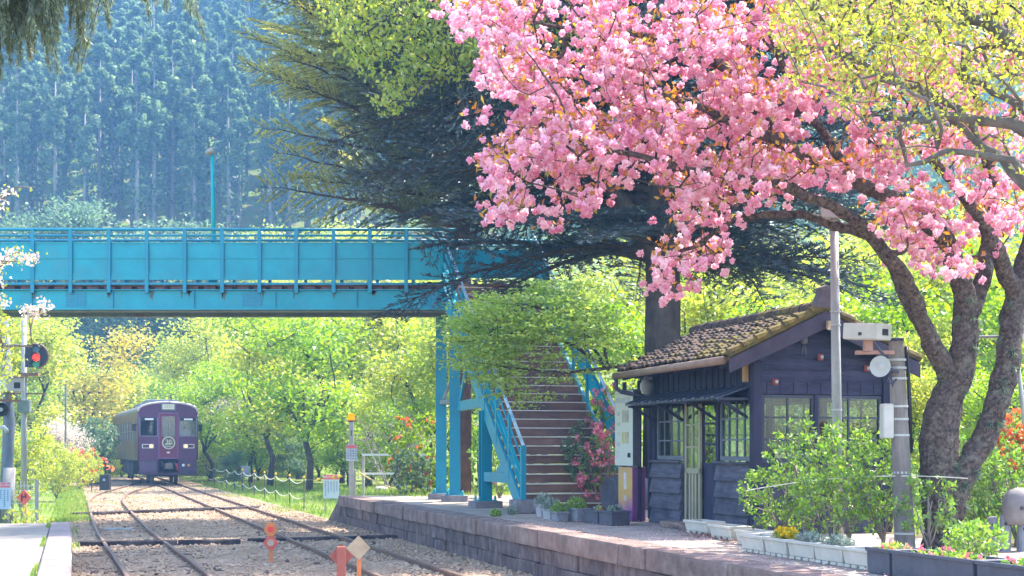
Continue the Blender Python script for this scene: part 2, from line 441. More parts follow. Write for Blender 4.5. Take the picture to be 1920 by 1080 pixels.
# sloping end of the platform
q = [F(SEND, EDGE, ZP), F(SEND+1.75, EDGE-.02, -.12), F(SEND, EDGE, -.16), F(SEND, 5.2, ZP), F(SEND+1.6, 5.4, -.12), F(SEND, 5.2, -.16)]
wall.add(q, [(0, 1, 4, 3), (0, 2, 1), (3, 4, 5), (0, 3, 5, 2), (1, 2, 5, 4)])
wall.build('platform_wall', M_WALL, pr, bevel=.02); cap.build('platform_coping', M_CAP, pr, bevel=.035)
mb = MB(); lp(mb, -18, SEND-.01, EDGE+.41, 5.9, .2, ZP-.004); mb.build('platform_paving', M_PAVE, pr)
# earth behind the paving, level with the platform
M_EARTH = mat('garden_earth', (.17, .12, .085), .95, .35, 3.0, .8, 30, col2=(.22, .17, .1), stain=(.12, .15, .04), stain_amt=.7, spec=.08)
mb = MB()
poly = [F(-19, 5.88), F(SEND, 5.88), F(SEND+6, 7.5), F(SEND+14, 13), F(SEND+16, 40), F(0, 52), F(-19, 40)]
c = [(p.x, p.y, ZP-.02) for p in poly]+[(p.x+(1.6*N.x if i < 3 else 0)*0, p.y+.8, -.3) for i, p in enumerate(poly)]
n = len(poly); mb.add(c, [tuple(range(n))]+[(i, (i+1) % n, n+(i+1) % n, n+i) for i in range(n)])
tag(mb.build('garden_ground', M_EARTH), kind='structure')

# ------------------------------------------------------------------ tracks
M_RAIL = mat('rusty_rail', (.19, .105, .075), .75, .3, 20, col2=(.26, .155, .115), stain=(.08, .055, .05), stain_amt=.6, spec=.3)
M_RHEAD = mat('worn_rail_head', (.20, .135, .105), .55, .25, 8, metal=.25, spec=.4)
M_SLEEP = mat('weathered_sleeper', (.12, .085, .07), .95, .35, 8, .8, 30, stretch=(1, 6, 1), stain=(.22, .17, .13), stain_amt=.7, spec=.1)
def tl(s):                                         # centre line of the left track, which leaves the right one at a turnout
    k = [(-40, -3.2), (0, -3.22), (13, -3.48), (30, -3.47), (38.5, -3.03), (45.5, -2.15), (52.4, -1.29), (60, -.5), (66, -.06), (70, 0)]
    for (a, x), (b, y) in zip(k, k[1:]):
        if s <= b:
            return x+(y-x)*(s-a)/(b-a)
    return 0
def tls(s): return sum(tl(s+d)*w for d, w in ((-3.4, .12), (-1.7, .22), (0, .32), (1.7, .22), (3.4, .12)))
def rail(track, fn, off, s0, s1):
    prof = [(-.055, -.125), (.055, -.125), (.055, -.11), (.009, -.10), (.009, -.035), (.031, -.028), (.031, -.004), (.025, 0), (-.025, 0), (-.031, -.004), (-.031, -.028), (-.009, -.035), (-.009, -.10), (-.055, -.11)]
    mb = MB(); hd = MB(); m = int((s1-s0)/.8); n = len(prof)
    for k in range(m+1):
        s = s0+(s1-s0)*k/m; t = fn(s); dt = (fn(s+.5)-fn(s-.5)); nx = Vector((1, -dt)); nx.normalize()
        wob = .004*math.sin(s*1.7+off*3)
        for x, z in prof:
            mb.v.append(tuple(F(s+nx.y*(off+x), t+nx.x*(off+x)+wob, z)))
        for x in (-.021, .021):
            hd.v.append(tuple(F(s+nx.y*(off+x), t+nx.x*(off+x)+wob, .0035)))
        if k:
            a, b = (k-1)*n, k*n
            mb.f += [(a+i, a+(i+1) % n, b+(i+1) % n, b+i) for i in range(n)]
            hd.f.append((2*k-2, 2*k-1, 2*k+1, 2*k))
    r = mb.build('rail', M_RAIL, track); hd.build('running_surface', M_RHEAD, r)
t1 = thing('railway_track', 'rusty railway track running from beside the stone platform straight to the railcar', 'railway track', group='tracks of the station')
t2 = thing('railway_track', 'rusty railway track curving past the pale concrete platform to the turnout', 'railway track', group='tracks of the station')
for o in (-.5335, .5335):
    rail(t1, lambda s: 0.0, o, -22, 80); rail(t2, tls, o, -22, 62)
rr = random.Random(9)
for tr, fn, s1 in ((t1, lambda s: 0.0, 56), (t2, tls, 52)):
    s = -6.0; k = 0
    while s < s1:
        t = fn(s); mb = MB(); z = -.116+rr.uniform(-.014, .010)
        mb.box((0, 0, 0), (2.05+rr.uniform(-.1, .1), .2, .06)); o = mb.build('sleeper', M_SLEEP, tr, bevel=.012)
        o.location = F(s, t, z); o.rotation_euler = (0, 0, TH+rr.uniform(-.03, .03)); s += .68+rr.uniform(-.04, .05); k += 1
# cable ducts / baulks laid across both tracks
M_BAULK = mat('dark_baulk', (.045, .038, .042), .9, .4, 5, .8, 30, stretch=(1, 5, 1), stain=(.2, .17, .15), stain_amt=.5, spec=.15)
def baulk(px0, py0, px1, py1, z, h, label):
    a = G(px0, py0, z); b = G(px1, py1, z); L = (b-a).length; n = 9
    o = thing('timber_baulk', label, 'timber', a, math.atan2(b.y-a.y, b.x-a.x), 'timber baulks across the track bed')
    k = 0; x = 0
    while x < L-.05:
        w = min(L-x, rr.uniform(1.2, 2.0)); mb = MB().box((0, 0, 0), (w-.015, .28, h+rr.uniform(-.01, .01))); p = mb.build('board', M_BAULK, o, bevel=.014, loc=(x+w/2, 0, -h/2+rr.uniform(-.006, .006))); p.rotation_euler = (0, 0, rr.uniform(-.012, .012)); x += w
baulk(136, 961, 408, 951, .012, .14, 'dark timber baulk across the left track beyond the concrete platform end')
baulk(412, 952, 480, 948, -.01, .11, 'short dark timber baulk under the right track in line with a longer one')
baulk(146, 1015, 452, 1011, .005, .12, 'weathered timber baulk across the left track beside the concrete platform')
baulk(466, 1010, 742, 1003, -.015, .1, 'half buried timber baulk across the right track near the red marker')
a = G(196, 992, -.06)
o = thing('loose_board', 'short pale weathered board lying between the left rails', 'board', a, 0.05); MB().box((0.3, 0, 0), (.62, .16, .05)).build('board', mat('grey_board', (.3, .3, .29), .9, .3, 6), o, bevel=.01)
a = G(165, 906, .0)
o = thing('loose_board', 'dark timber lying in the grass beside the switch stand', 'board', a, .15); MB().box((.4, 0, .02), (1.3, .2, .16)).build('board', M_BAULK, o, bevel=.01)
# ------------------------------------------------------------------ railcar
M_BODY = mat('purple_maroon_paint', (.085, .020, .082), .3, .15, 2, col2=(.10, .03, .09), spec=.5, coat=.3)
M_FRAMEP = mat('door_frame_mauve', (.17, .07, .18), .4, .1, 3)
M_SIDE = mat('maroon_side_reflection', (.12, .065, .075), .35, .25, 1.2, col2=(.16, .09, .085), stain=(.26, .10, .04), stain_amt=.5)  # maroon side, orange blotches paint the olive-orange reflection into it
M_BROW = mat('brow_highlight', (.5, .44, .45), .35, .1, 2)  # pale colour paints the bright highlight along the roof brow
M_ROOF = mat('train_roof_grey', (.16, .145, .155), .45, .15, 2)
M_UNDER = mat('train_underframe', (.05, .045, .055), .8, .3, 6)
M_SKIRT = mat('train_skirt', (.075, .045, .09), .6, .25, 5)
M_BLACK = mat('black_paint', (.02, .02, .025), .5, .2, 5)
M_WHITE = mat('white_paint', (.75, .74, .70), .5, .08, 5)
M_CREAM = mat('cream_panel', (.62, .58, .44), .5, .1, 5)
GLASS = glass_mat('window_glass', (.82, .88, .86), .02); GLASS_T = glass_mat('train_glass', (.5, .66, .76), .08)
tp = F(52.5, -.05, 0)
tr = thing('railcar', 'single purple railcar with round front emblem and lit headlights', 'train', tp, TH+R(2.6))
L = 16.5
def arch(w, zs, zt, n=12):                         # half-ellipse roof line from (w, zs) over (0, zt)
    return [(w*math.cos(math.pi*i/n), zs+(zt-zs)*math.sin(math.pi*i/n)**.8) for i in range(n+1)]
body = MB(); W2 = 1.40
# side walls with window openings, floor, ceiling: an open shell so that daylight comes through the windows
wins = [(2.6+1.62*k, 3.65+1.62*k) for k in range(8)]
for sx in (-1, 1):
    x0, x1 = sx*W2, sx*(W2-.07)
    body.bx(x0, x1, .12, L, 1.16, 2.15); body.bx(x0, x1, .12, L, 3.08, 3.52)
    ys = [.12]+[v for a in wins for v in a]+[L]
    for i in range(0, len(ys), 2): body.bx(x0, x1, ys[i], ys[i+1], 2.15, 3.08)
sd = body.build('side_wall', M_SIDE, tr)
MB().bx(-1.38, 1.38, .12, L-.01, 1.12, 1.158).build('floor_plate', M_UNDER, tr)
MB().bx(-W2, W2, L, L+.1, 1.15, 3.5).build('rear_wall', M_BODY, tr)
for sx in (-1, 1):
    for a, b in wins:
        g = MB().bx(sx*(W2-.03), sx*(W2-.045), a, b, 2.15, 3.08).build('side_window', GLASS_T, tr)
        f = MB()
        for y in (a+.35, a+.7): f.bx(sx*(W2-.02), sx*(W2+.004), y-.015, y+.015, 2.15, 3.08)
        f.bx(sx*(W2-.02), sx*(W2+.005), a, b, 2.58, 2.61); f.build('window_bar', mat('window_alu', (.4, .4, .38), .4, .1, 4, metal=.6), g)
# side door
for sx in (-1,):
    MB().bx(sx*W2, sx*(W2+.012), 1.05, 1.95, 1.2, 3.2).build('side_door', M_BODY, tr)
roof = MB(); pts = arch(W2+.02, 3.5, 3.97, 14); roof.prism(pts, L-.02, (0, .1, 0)); roof.build('roof', M_ROOF, tr, smooth=False)
# front end
fr = MB(); th = .12
def fb(x0, x1, z0, z1): fr.bx(x0, x1, 0, th, z0, z1)
WL, WR, DO = (-1.32, -.50), (.54, 1.34), (-.44, .46)
fb(-W2, WL[0], 1.16, 3.5); fb(WL[0], WL[1], 1.16, 2.33); fb(WL[0], WL[1], 3.22, 3.5); fb(WL[1], DO[0], 1.16, 3.5)
fb(DO[1], WR[0], 1.16, 3.5); fb(WR[0], WR[1], 1.16, 2.33); fb(WR[0], WR[1], 3.22, 3.5); fb(WR[1], W2, 1.16, 3.5); fb(DO[0], DO[1], 3.42, 3.5)
fr.prism([(x, z) for x, z in arch(W2, 3.501, 3.93, 14)], th, (0, 0, 0))
fr.build('front_wall', M_BODY, tr)
# rounded edge strip over the brow
br = MB(); br.tube([(x*1.005, .02, z+.01) for x, z in arch(W2, 3.5, 3.95, 16)], .06, 6); br.build('roof_edge', M_BROW, tr, smooth=True)
for sx in (-1, 1): MB().tube([(sx*(W2-.01), .03, 1.16), (sx*(W2-.01), .03, 3.5)], .045, 6).build('corner_post', M_BODY, tr, smooth=True)
d = MB(); 
for (x0, x1, z0, z1) in ((DO[0]+.015, -.30, 1.28, 3.4), (.32, DO[1]-.015, 1.28, 3.4), (-.30, .32, 1.28, 2.28), (-.30, .32, 3.28, 3.4)): d.bx(x0, x1, -.012, .05, z0, z1)
dr = d.build('gangway_door', mat('door_crimson', (.16, .025, .075), .35, .12, 3, coat=.3), tr)
MB().bx(-.30, .32, .01, .022, 2.28, 3.28).build('door_window', GLASS_T, dr)
f = MB()
for (x0, x1, z0, z1) in ((DO[0]-.03, DO[0]+.035, 1.24, 3.48), (DO[1]-.035, DO[1]+.03, 1.24, 3.48), (DO[0], DO[1], 3.41, 3.48), (DO[0], DO[1], 1.22, 1.29)): f.bx(x0, x1, -.035, -.0, z0, z1)
f.build('door_frame', M_FRAMEP, dr)
MB().bx(-.06, .08, -.022, -.008, 1.5, 1.57).build('door_plate', M_WHITE, dr)
for (x0, x1) in (WL, WR):
    g = MB().bx(x0, x1, .03, .045, 2.33, 3.06).build('windscreen', GLASS_T, tr)
    v = MB().bx(x0, x1, .0, .06, 3.06, 3.22).build('visor_panel', M_BLACK, g)
    f = MB(); 
    for (a, b, c, e) in ((x0-.02, x0+.02, 2.31, 3.22), (x1-.02, x1+.02, 2.31, 3.22), (x0, x1, 2.305, 2.345)): f.bx(a, b, -.015, .03, c, e)
    f.build('windscreen_frame', mat('rubber_grey', (.18, .17, .2), .6), g)
    MB().bx((x0+x1)/2-.2+.02, (x0+x1)/2+.2+.02, -.012, -.002, 3.1, 3.18).build('route_plate', M_WHITE, g)
    w = MB(); cx = x1-.2; w.bar((cx-.12, -.03, 2.28), (cx+.05, -.03, 2.62), .02, .02); w.build('wiper', M_BLACK, g)
for (x0, x1, lx) in ((-1.22, -.68, -.80), (.72, 1.24, .84)):
    h = MB(); 
    for (a, b, c, e) in ((x0, x1, 1.74, 1.765), (x0, x1, 1.915, 1.94), (x0, x0+.025, 1.74, 1.94), (x1-.025, x1, 1.74, 1.94)): h.bx(a, b, -.045, .0, c, e)
    hb = h.build('headlight', M_WHITE, tr)
    MB().bx(x0+.02, x1-.02, -.012, -.002, 1.765, 1.915).build('lamp_bed', M_SKIRT, hb)
    MB().lathe([(.02, 0), (.085, .01), (.09, .02), (.06, .035)], 14, (lx, -.015, 1.84), Matrix.Rotation(R(90), 3, 'X')).build('lamp', emit_mat('headlamp_glow_%d' % (lx > 0), (1, .74, .36), .30), hb)
    rx = x0+.13 if lx < 0 else x1-.13
    MB().lathe([(.02, 0), (.06, .01), (.05, .03)], 12, (rx, -.015, 1.84), Matrix.Rotation(R(90), 3, 'X')).build('tail_lamp', mat('dark_red_lens', (.14, .03, .05), .3), hb)
# round emblem
em = MB().lathe([(.0, 0), (.315, 0), (.315, .03), (.0, .03)], 32, (.02, -.015, 2.0), Matrix.Rotation(R(90), 3, 'X')).build('emblem', mat('emblem_dark', (.10, .10, .09), .5), tr)
ring = MB(); ring.tube([(.02+.285*math.cos(a), -.05, 2.0+.285*math.sin(a)) for a in [2*math.pi*i/32 for i in range(33)]], .026, 6, False); ring.build('emblem_ring', M_CREAM, em)
text_mesh('emblem_number', '30', .30, M_CREAM, em, Matrix.Translation((.02, -.05, 2.04)) @ FACE @ Matrix.Shear('XY', 4, (.22, 0)), .004)
sw = MB(); sw.tube([(-.2+.02, -.05, 1.9), (-.05, -.05, 1.945), (.06, -.05, 1.93), (.24, -.05, 1.965)], [.012, .02, .02, .008], 5)
for k in range(5): sw.bx(-.13+.06*k+.02-.02, -.13+.06*k+.04, -.053, -.047, 1.81, 1.85)
sw.build('emblem_scroll', M_CREAM, em)
ds = MB().bx(-.34, .36, -.06, .12, 3.55, 3.93).build('destination_box', mat('sign_box_grey', (.14, .12, .15), .5), tr, bevel=.03)
MB().bx(-.27, .29, -.068, -.058, 3.62, 3.86).build('destination_panel', M_CREAM, ds)
k = MB(); rr = random.Random(3)
for i in range(4):
    x = -.2+.11*i+.02; k.bx(x, x+.07, -.073, -.066, 3.70+.02*(i % 2), 3.72+.02*(i % 2)); k.bx(x+.025, x+.04, -.073, -.066, 3.66, 3.82); k.bx(x, x+.08, -.073, -.066, 3.78, 3.795)
k.build('destination_lettering', mat('letter_olive', (.3, .28, .2), .6), ds)
# underfloor front
ap = MB(); ap.bx(-1.36, -.46, .02, .1, .5, 1.16); ap.bx(.48, 1.36, .02, .1, .5, 1.16); ap.bx(-1.36, 1.36, .03, .12, .46, .56); ap.build('front_apron', M_SKIRT, tr)
MB().bx(-1.30, -.56, .0, .02, .62, 1.08).build('apron_hatch', mat('apron_light', (.10, .065, .12), .6, .2, 3), tr)
cp = MB(); cp.bx(-.16, .2, -.28, .4, .74, 1.02); cp.lathe([(.05, 0), (.17, .02), (.17, .1), (.06, .12)], 12, (.02, -.28, .88), Matrix.Rotation(R(90), 3, 'X')); cp.build('coupler', mat('coupler_steel', (.16, .14, .12), .7, .3, 8), tr, bevel=.02)
hs = MB(); 
for x in (-.33, -.26, .30): hs.tube([(x, 0, 1.1), (x+.02, -.1, .9), (x+.05, -.08, .72), (x, .05, .62)], .025, 6)
hs.build('air_hose', M_UNDER, tr, smooth=True)
MB().tube([(.38, -.02, 1.0), (.42, -.1, .82), (.44, -.06, .62)], .05, 8).build('red_hose', mat('red_hose_paint', (.55, .03, .06), .5), tr, smooth=True)
MB().lathe([(.0, 0), (.07, 0), (.07, .04), (0, .04)], 12, (.72, .0, .92), Matrix.Rotation(R(90), 3, 'X')).build('socket', M_WHITE, tr)
MB().lathe([(.0, 0), (.07, 0), (.07, .04), (0, .04)], 12, (.98, .0, .92), Matrix.Rotation(R(90), 3, 'X')).build('socket', mat('amber_plastic', (.55, .25, .04), .4), tr)
uf = MB(); uf.bx(-1.0, 1.0, .5, L-.5, .8, 1.12)
for (a, b, x) in ((4.6, 6.2, -.95), (6.6, 8.6, -.95), (9, 10.6, -.95), (4.6, 7, .95), (7.6, 10, .95)): uf.bx(x-.3, x+.3, a, b, .42, 1.0)
uf.build('underframe', M_UNDER, tr)
for yb in (2.6, L-2.6):
    bg_ = MB(); 
    for sx in (-.9, .9): bg_.bx(sx-.08, sx+.08, yb-1.35, yb+1.35, .42, .66)
    bg_.bx(-.95, .95, yb-.2, yb+.2, .5, .75); b_ = bg_.build('bogie', M_UNDER, tr)
    for yw in (yb-1.0, yb+1.0):
        m = Matrix.Rotation(R(90), 3, 'Y'); wh = MB()
        for sx in (-.60, .54): wh.lathe([(.02, -.065), (.41, -.06), (.43, 0), (.44, .03), (.46, .05), (.44, .065), (.02, .065)], 20, (sx, yw, .43), m)
        wh.tube([(-.6, yw, .43), (.6, yw, .43)], .07, 8); wh.build('wheelset', mat('wheel_steel', (.12, .09, .08), .6, .3, 8), b_)
st = MB()
for i in range(3): st.bx(-1.42, -1.2, .8, 1.2, .5+.2*i, .53+.2*i)
st.bx(-1.42, -1.39, .8, .83, .45, 1.1); st.bx(-1.42, -1.39, 1.17, 1.2, .45, 1.1); st.build('foot_steps', M_UNDER, tr)
for sx, y in ((-1, .35), (1, .35)):
    m = MB(); m.bar((sx*W2, y, 2.9), (sx*(W2+.14), y-.05, 2.9), .03, .03); m.box((sx*(W2+.17), y-.06, 2.74), (.16, .09, .34)); m.build('side_mirror', M_BLACK, tr, bevel=.02)
rf = MB(); rf.bx(-.75, .75, 2.4, 5.2, 3.85, 4.17); rf.build('roof_cooler', mat('roof_unit_grey', (.2, .22, .24), .6, .2, 3), tr, bevel=.06)
rf = MB(); rf.bx(-.7, .7, 7.4, 10, 3.85, 4.12); rf.build('roof_cooler', MATS['roof_unit_grey'], tr, bevel=.06)
rf = MB(); rf.tube([(.25, 1.0, 3.9), (.25, 1.0, 4.2)], .02, 6); rf.tube([(.25, 1.0, 4.2), (.25, 1.0, 4.26)], .05, 8); rf.tube([(-.5, 1.4, 3.85), (-.1, 1.3, 4.02), (.5, 1.4, 3.85)], .02, 6); rf.build('roof_antenna', M_BLACK, tr)
# people in the cab: continuous skinned figures
def figure(name, joints, edges, rad, material, parent):
    me = bpy.data.meshes.new(name); me.from_pydata(joints, edges, []); o = bpy.data.objects.new(name, me); COL.objects.link(o)
    md = o.modifiers.new('skin', 'SKIN'); 
    for i, r in enumerate(rad): me.skin_vertices[0].data[i].radius = (r, r)
    me.skin_vertices[0].data[0].use_root = True
    sb = o.modifiers.new('sub', 'SUBSURF'); sb.levels = sb.render_levels = 1
    dg = bpy.context.evaluated_depsgraph_get(); m2 = bpy.data.meshes.new_from_object(o.evaluated_get(dg))
    o.modifiers.clear(); o.data = m2; m2.materials.append(material); o.parent = parent
    m2.polygons.foreach_set('use_smooth', [True]*len(m2.polygons)); return o
def cab_person(x, y, label, shirt, lean):
    base = tr.matrix_basis if False else Matrix.Translation(tp) @ Matrix.Rotation(TH+R(2.6), 4, 'Z')
    p = thing('person', label, 'person', base @ Vector((x, y, 1.16)), TH+R(2.6))
    J = [(0, 0, .85), (0, 0, 1.1), (lean*.3, -.03, 1.32), (lean*.5, -.05, 1.45), (lean*.6, -.07, 1.56), (lean*.6, -.07, 1.68),
         (-.2, -.03, 1.33), (-.27, -.12, 1.1), (-.2, -.3, 1.0), (.2, -.03, 1.33), (.27, -.1, 1.1), (.2, -.3, 1.02),
         (-.1, -.05, .8), (-.12, -.1, .45), (-.12, 0, .06), (.1, -.05, .8), (.12, -.1, .45), (.12, 0, .06)]
    E = [(0, 1), (1, 2), (2, 3), (3, 4), (4, 5), (2, 6), (6, 7), (7, 8), (2, 9), (9, 10), (10, 11), (0, 12), (12, 13), (13, 14), (0, 15), (15, 16), (16, 17)]
    Rr = [.15, .15, .14, .06, .095, .09, .075, .05, .04, .075, .05, .04, .1, .07, .05, .1, .07, .05]
    figure('clothed_body', J, E, Rr, shirt, p)
    hd = MB().lathe([(.03, -.12), (.08, -.07), (.095, 0), (.085, .07), (.05, .11), (.01, .12)], 12, (lean*.6, -.075, 1.62)).build('head', mat('skin', (.5, .33, .25), .6), p, smooth=True)
    MB().lathe([(.115, 0), (.11, .05), (.08, .07), (.01, .08)], 12, (lean*.6, -.07, 1.68)).build('cap', M_BLACK, p, smooth=True)
cab_person(.95, .75, 'person in a white shirt driving the purple railcar', M_WHITE, 0.0)
cab_person(-.75, .8, 'person in dark clothes standing in the railcar cab', mat('dark_uniform', (.03, .03, .05), .8), .08)
# ------------------------------------------------------------------ footbridge
def wb(mb, name, material, parent, **k):           # part given in world coordinates
    o = mb.build(name, material, None, **k); o.parent = parent
    o.matrix_parent_inverse = (Matrix.Translation(parent.location) @ Matrix.Rotation(parent.rotation_euler.z, 4, 'Z')).inverted(); return o
M_BLUE = mat('sky_blue_paint', (.0, .28, .355), .42, .12, 2.4, .12, 9, col2=(.003, .315, .39), stain=(.06, .20, .23), stain_amt=.38, spec=.45)
M_BLUE2 = mat('deep_blue_paint', (.0, .225, .33), .42, .12, 2.2, .12, 9, stain=(.04, .24, .28), stain_amt=.3, spec=.45)
M_STEEL = mat('grey_flange', (.16, .2, .22), .6, .3, 4, stain=(.17, .09, .06), stain_amt=.6)
M_DECK = mat('deck_timber', (.16, .08, .07), .85, .4, 5, .4, 20)
M_PLINTH = mat('column_footing', (.20, .18, .19), .95, .3, 6, .6, 25)
BD, BB = 31.0, 32.5                                # near and far face
fbg = thing('footbridge', 'sky blue steel footbridge crossing the tracks with a staircase down to the platform', 'footbridge', (-1.2, BD, 0))
X0, X1 = -16.2, -1.2
def zpx(y, D=BD): return CZ+(HY-y)*D/F_PX
mb = MB(); mb.bx(X0, X1, BD+.04, BD+.065, 4.74, 5.12); mb.bx(X0, X1, BD-.02, BD+.16, 4.70, 4.738); wb(mb, 'girder', M_BLUE, fbg)
mb = MB(); mb.bx(X0, X1, BD-.02, BD+.15, 5.12, 5.14)
for k in range(9): mb.bx(-15.6+1.75*k-.012, -15.6+1.75*k+.012, BD+.01, BD+.039, 4.74, 5.12)
wb(mb, 'girder_flange', M_BLUE2, fbg)
for xs in (-13.2, -9.4, -5.6, -1.75):
    mb = MB(); mb.bx(xs-.22, xs+.22, BD+.028, BD+.0395, 4.78, 5.08); sp_ = wb(mb, 'splice_plate', M_BLUE2, fbg); mb = MB()
    for i in range(6):
        for j in range(4): mb.lathe([(.012, 0), (.012, .008), (.006, .012)], 6, (xs-.18+.072*i, BD+.028, 4.82+.072*j), Matrix.Rotation(R(90), 3, 'X'))
    b_ = mb.build('bolt', M_STEEL, None); b_.parent = sp_
mb = MB(); mb.bx(X0, X1-.02, BD+.1, BD+.34, 4.675, 4.699); mb.bx(X0, X1, BB-.2, BB+.02, 4.67, 5.12); wb(mb, 'under_flange', M_STEEL, fbg)
mb = MB(); mb.bx(X0, .8, BD+.02, BB-.02, 5.215, 5.26)
for k in range(44): mb.bx(X0+.2+.36*k, X0+.44+.36*k, BD+.06, BB-.06, 5.142, 5.212)
wb(mb, 'deck', M_DECK, fbg)
PX = [-361, -290, -220, -150, -79, -8.5, 62, 133, 205, 276, 347, 417, 487, 556, 626, 694, 762, 842]
for p in PX:
    x = (p-HX)*BD/F_PX
    mb = MB(); mb.bx(x-.04, x+.04, BD-.06, BD-.035, 5.06, 6.44); mb.bx(x-.012, x+.012, BD-.035, BD+.03, 5.06, 6.44); wb(mb, 'railing_post', M_BLUE2, fbg)
mb = MB(); mb.bx(X0, X1, BD-.005, BD+.007, 5.49, 6.14)
for i, z in enumerate((5.81, 5.48)): mb.bx(X0, X1, BD-.02, BD+.01, z-.012, z+.012)
mb.bx(X0, X1, BD-.018, BD+.01, 6.12, 6.15)
wb(mb, 'side_panel', M_BLUE, fbg)
mb = MB(); mb.bx(X0, X1, BD-.03, BD+.01, 5.34, 5.47); wb(mb, 'toe_board', M_BLUE, fbg)
mb = MB(); mb.tube([(X0, BD-.01, 6.425), (X1, BD-.01, 6.425)], .033, 8); wb(mb, 'top_rail', M_BLUE2, fbg, smooth=True)
mb = MB(); mb.tube([(X0, BD-.01, 6.295), (X1, BD-.01, 6.295)], .024, 8); mb.bx(X0, X1, BD-.03, BD+.0, 5.235, 5.28); wb(mb, 'mid_rail', M_BLUE2, fbg, smooth=False)
rr = random.Random(31); mb = MB()
for p in PX:                                        # rust that has run down the girder below each post
    x = (p-HX)*BD/F_PX
    for q in range(rr.randint(1, 3)):
        w_ = rr.uniform(.02, .07); x_ = x+rr.uniform(-.09, .09); h_ = rr.uniform(.04, .22); top = 5.118
        mb.prism([(x_-w_, top), (x_+w_, top), (x_+w_*.8, top-h_*.35), (x_+w_*.45, top-h_*.5), (x_+w_*.3, top-h_), (x_-w_*.1, top-h_*.7), (x_-w_*.5, top-h_*.85), (x_-w_*.7, top-h_*.3)], .003, (0, BD+.0365, 0))
wb(mb, 'rust_stain', mat('rust_run', (.10, .15, .15), .8, .4, 14, col2=(.17, .12, .09)), fbg)
# far side
for k in range(21):
    x = -16.0+.81*k+.0
    mb = MB(); mb.bx(x-.035, x+.035, BB+.03, BB+.06, 5.1, 6.42); wb(mb, 'railing_post', M_BLUE2, fbg)
mb = MB(); mb.bx(X0, 0.8, BB, BB+.012, 5.56, 6.2); wb(mb, 'side_panel', M_BLUE, fbg)
mb = MB(); mb.tube([(X0, BB+.02, 6.41), (0.8, BB+.02, 6.41)], .03, 8); mb.tube([(X0, BB+.02, 6.29), (0.8, BB+.02, 6.29)], .022, 8); wb(mb, 'top_rail', M_BLUE2, fbg, smooth=True)
# landing beyond the stairs
mb = MB(); mb.bx(-1.19, .8, BB-.15, BB-.02, 4.74, 5.2); mb.bx(.74, .8, BD+.75, BB-.16, 4.9, 6.2); wb(mb, 'landing_beam', M_BLUE, fbg)
# columns (H sections)
def hcol(x, y, z0, z1, wd=.23, dp=.23, rz=0.0, name='column'):
    m = Matrix.Rotation(rz, 3, 'Z'); mb = MB()
    mb.box(Vector((x, y, (z0+z1)/2))+m @ Vector((0, -dp/2, 0)), (wd, .022, z1-z0), m); mb.box(Vector((x, y, (z0+z1)/2))+m @ Vector((0, dp/2, 0)), (wd, .022, z1-z0), m)
    mb.box((x, y, (z0+z1)/2), (.02, dp-.024, z1-z0), m); c = wb(mb, name, M_BLUE2, fbg)
    mb = MB(); mb.box((x, y, z0+.015), (wd+.17, dp+.17, .03), m)
    for a in (-1, 1):
        for b in (-1, 1): mb.lathe([(.022, 0), (.022, .07), (.012, .08)], 8, Vector((x, y, z0+.03))+m @ Vector((a*(wd/2+.05), b*(dp/2+.05), 0)))
    o = mb.build('base_plate', M_BLUE, None); o.parent = c; o.matrix_parent_inverse = c.matrix_parent_inverse.copy(); 
    o.matrix_parent_inverse = Matrix.Identity(4)
    mb = MB(); mb.box((x, y, z0-.12), (wd+.34, dp+.34, .26), m); wb(mb, 'footing', M_PLINTH, fbg, bevel=.02); return c
A1 = (-1.235, 31.15); A2 = (-1.6, 32.55)
hcol(*A1, ZP+.12, 4.70); hcol(*A2, ZP+.12, 4.67)
mb = MB()
for z in (2.75, 4.35): mb.bar((A1[0], A1[1]+.13, z), (A2[0], A2[1]-.13, z), .07, .1); wb(mb, 'cross_brace', M_STEEL, fbg); mb = MB()
mb.bar((A1[0], A1[1]+.14, 3.9), (A2[0]+.25, A2[1]-.9, 4.33), .06, .08); mb.bar((A1[0]-.02, A1[1]+.15, 3.35), (A2[0]+.06, A2[1]-.3, 2.8), .05, .06)
wb(mb, 'cross_brace', M_STEEL, fbg)
B1, B2 = (-12.9, 31.15), (-12.9, 32.4)
hcol(*B1, .15, 4.70); hcol(*B2, .15, 4.67)
# staircase: runs along the platform, climbing away
S0 = Vector((.235, 25.4, ZP)); SW = 2.02; LR = 5.86; RISE = 4.62; NS = 27
def st(l, t, z=0.0): return S0+U*l+N*t+Vector((0, 0, z))
def sz(l): return RISE*l/LR
M_RISER = mat('rust_brown_riser', (.20, .11, .085), .85, .35, 3, .3, 20, stretch=(.4, .4, 2), stain=(.06, .05, .06), stain_amt=.7, spec=.2)
M_LIT_TREAD = mat('lit_tread_colour', (.62, .55, .48), .7, .15, 8, spec=.3)  # pale colour stands for the bright lines of light between the steps
stp = []
for k in range(NS):
    l0 = LR*k/NS; l1 = LR*(k+1)/NS; z0 = RISE*k/NS; z1 = RISE*(k+1)/NS
    mb = MB(); a, b = st(l0, .03), st(l0, SW-.03)
    mb.bar(a+N*0+Vector((0, 0, (z0+z1)/2-.009)), b+Vector((0, 0, (z0+z1)/2-.009)), .03, z1-z0-.022)
    o = wb(mb, 'step', M_RISER, fbg)
    mb = MB(); c0, c1 = st((l0+l1)/2-.012, .03, z1-.012), st((l0+l1)/2-.012, SW-.03, z1-.012); mb.bar(c0, c1, (l1-l0)+.05, .018)
    n_ = mb.build('lit_tread_edge', M_LIT_TREAD, None); n_.parent = o
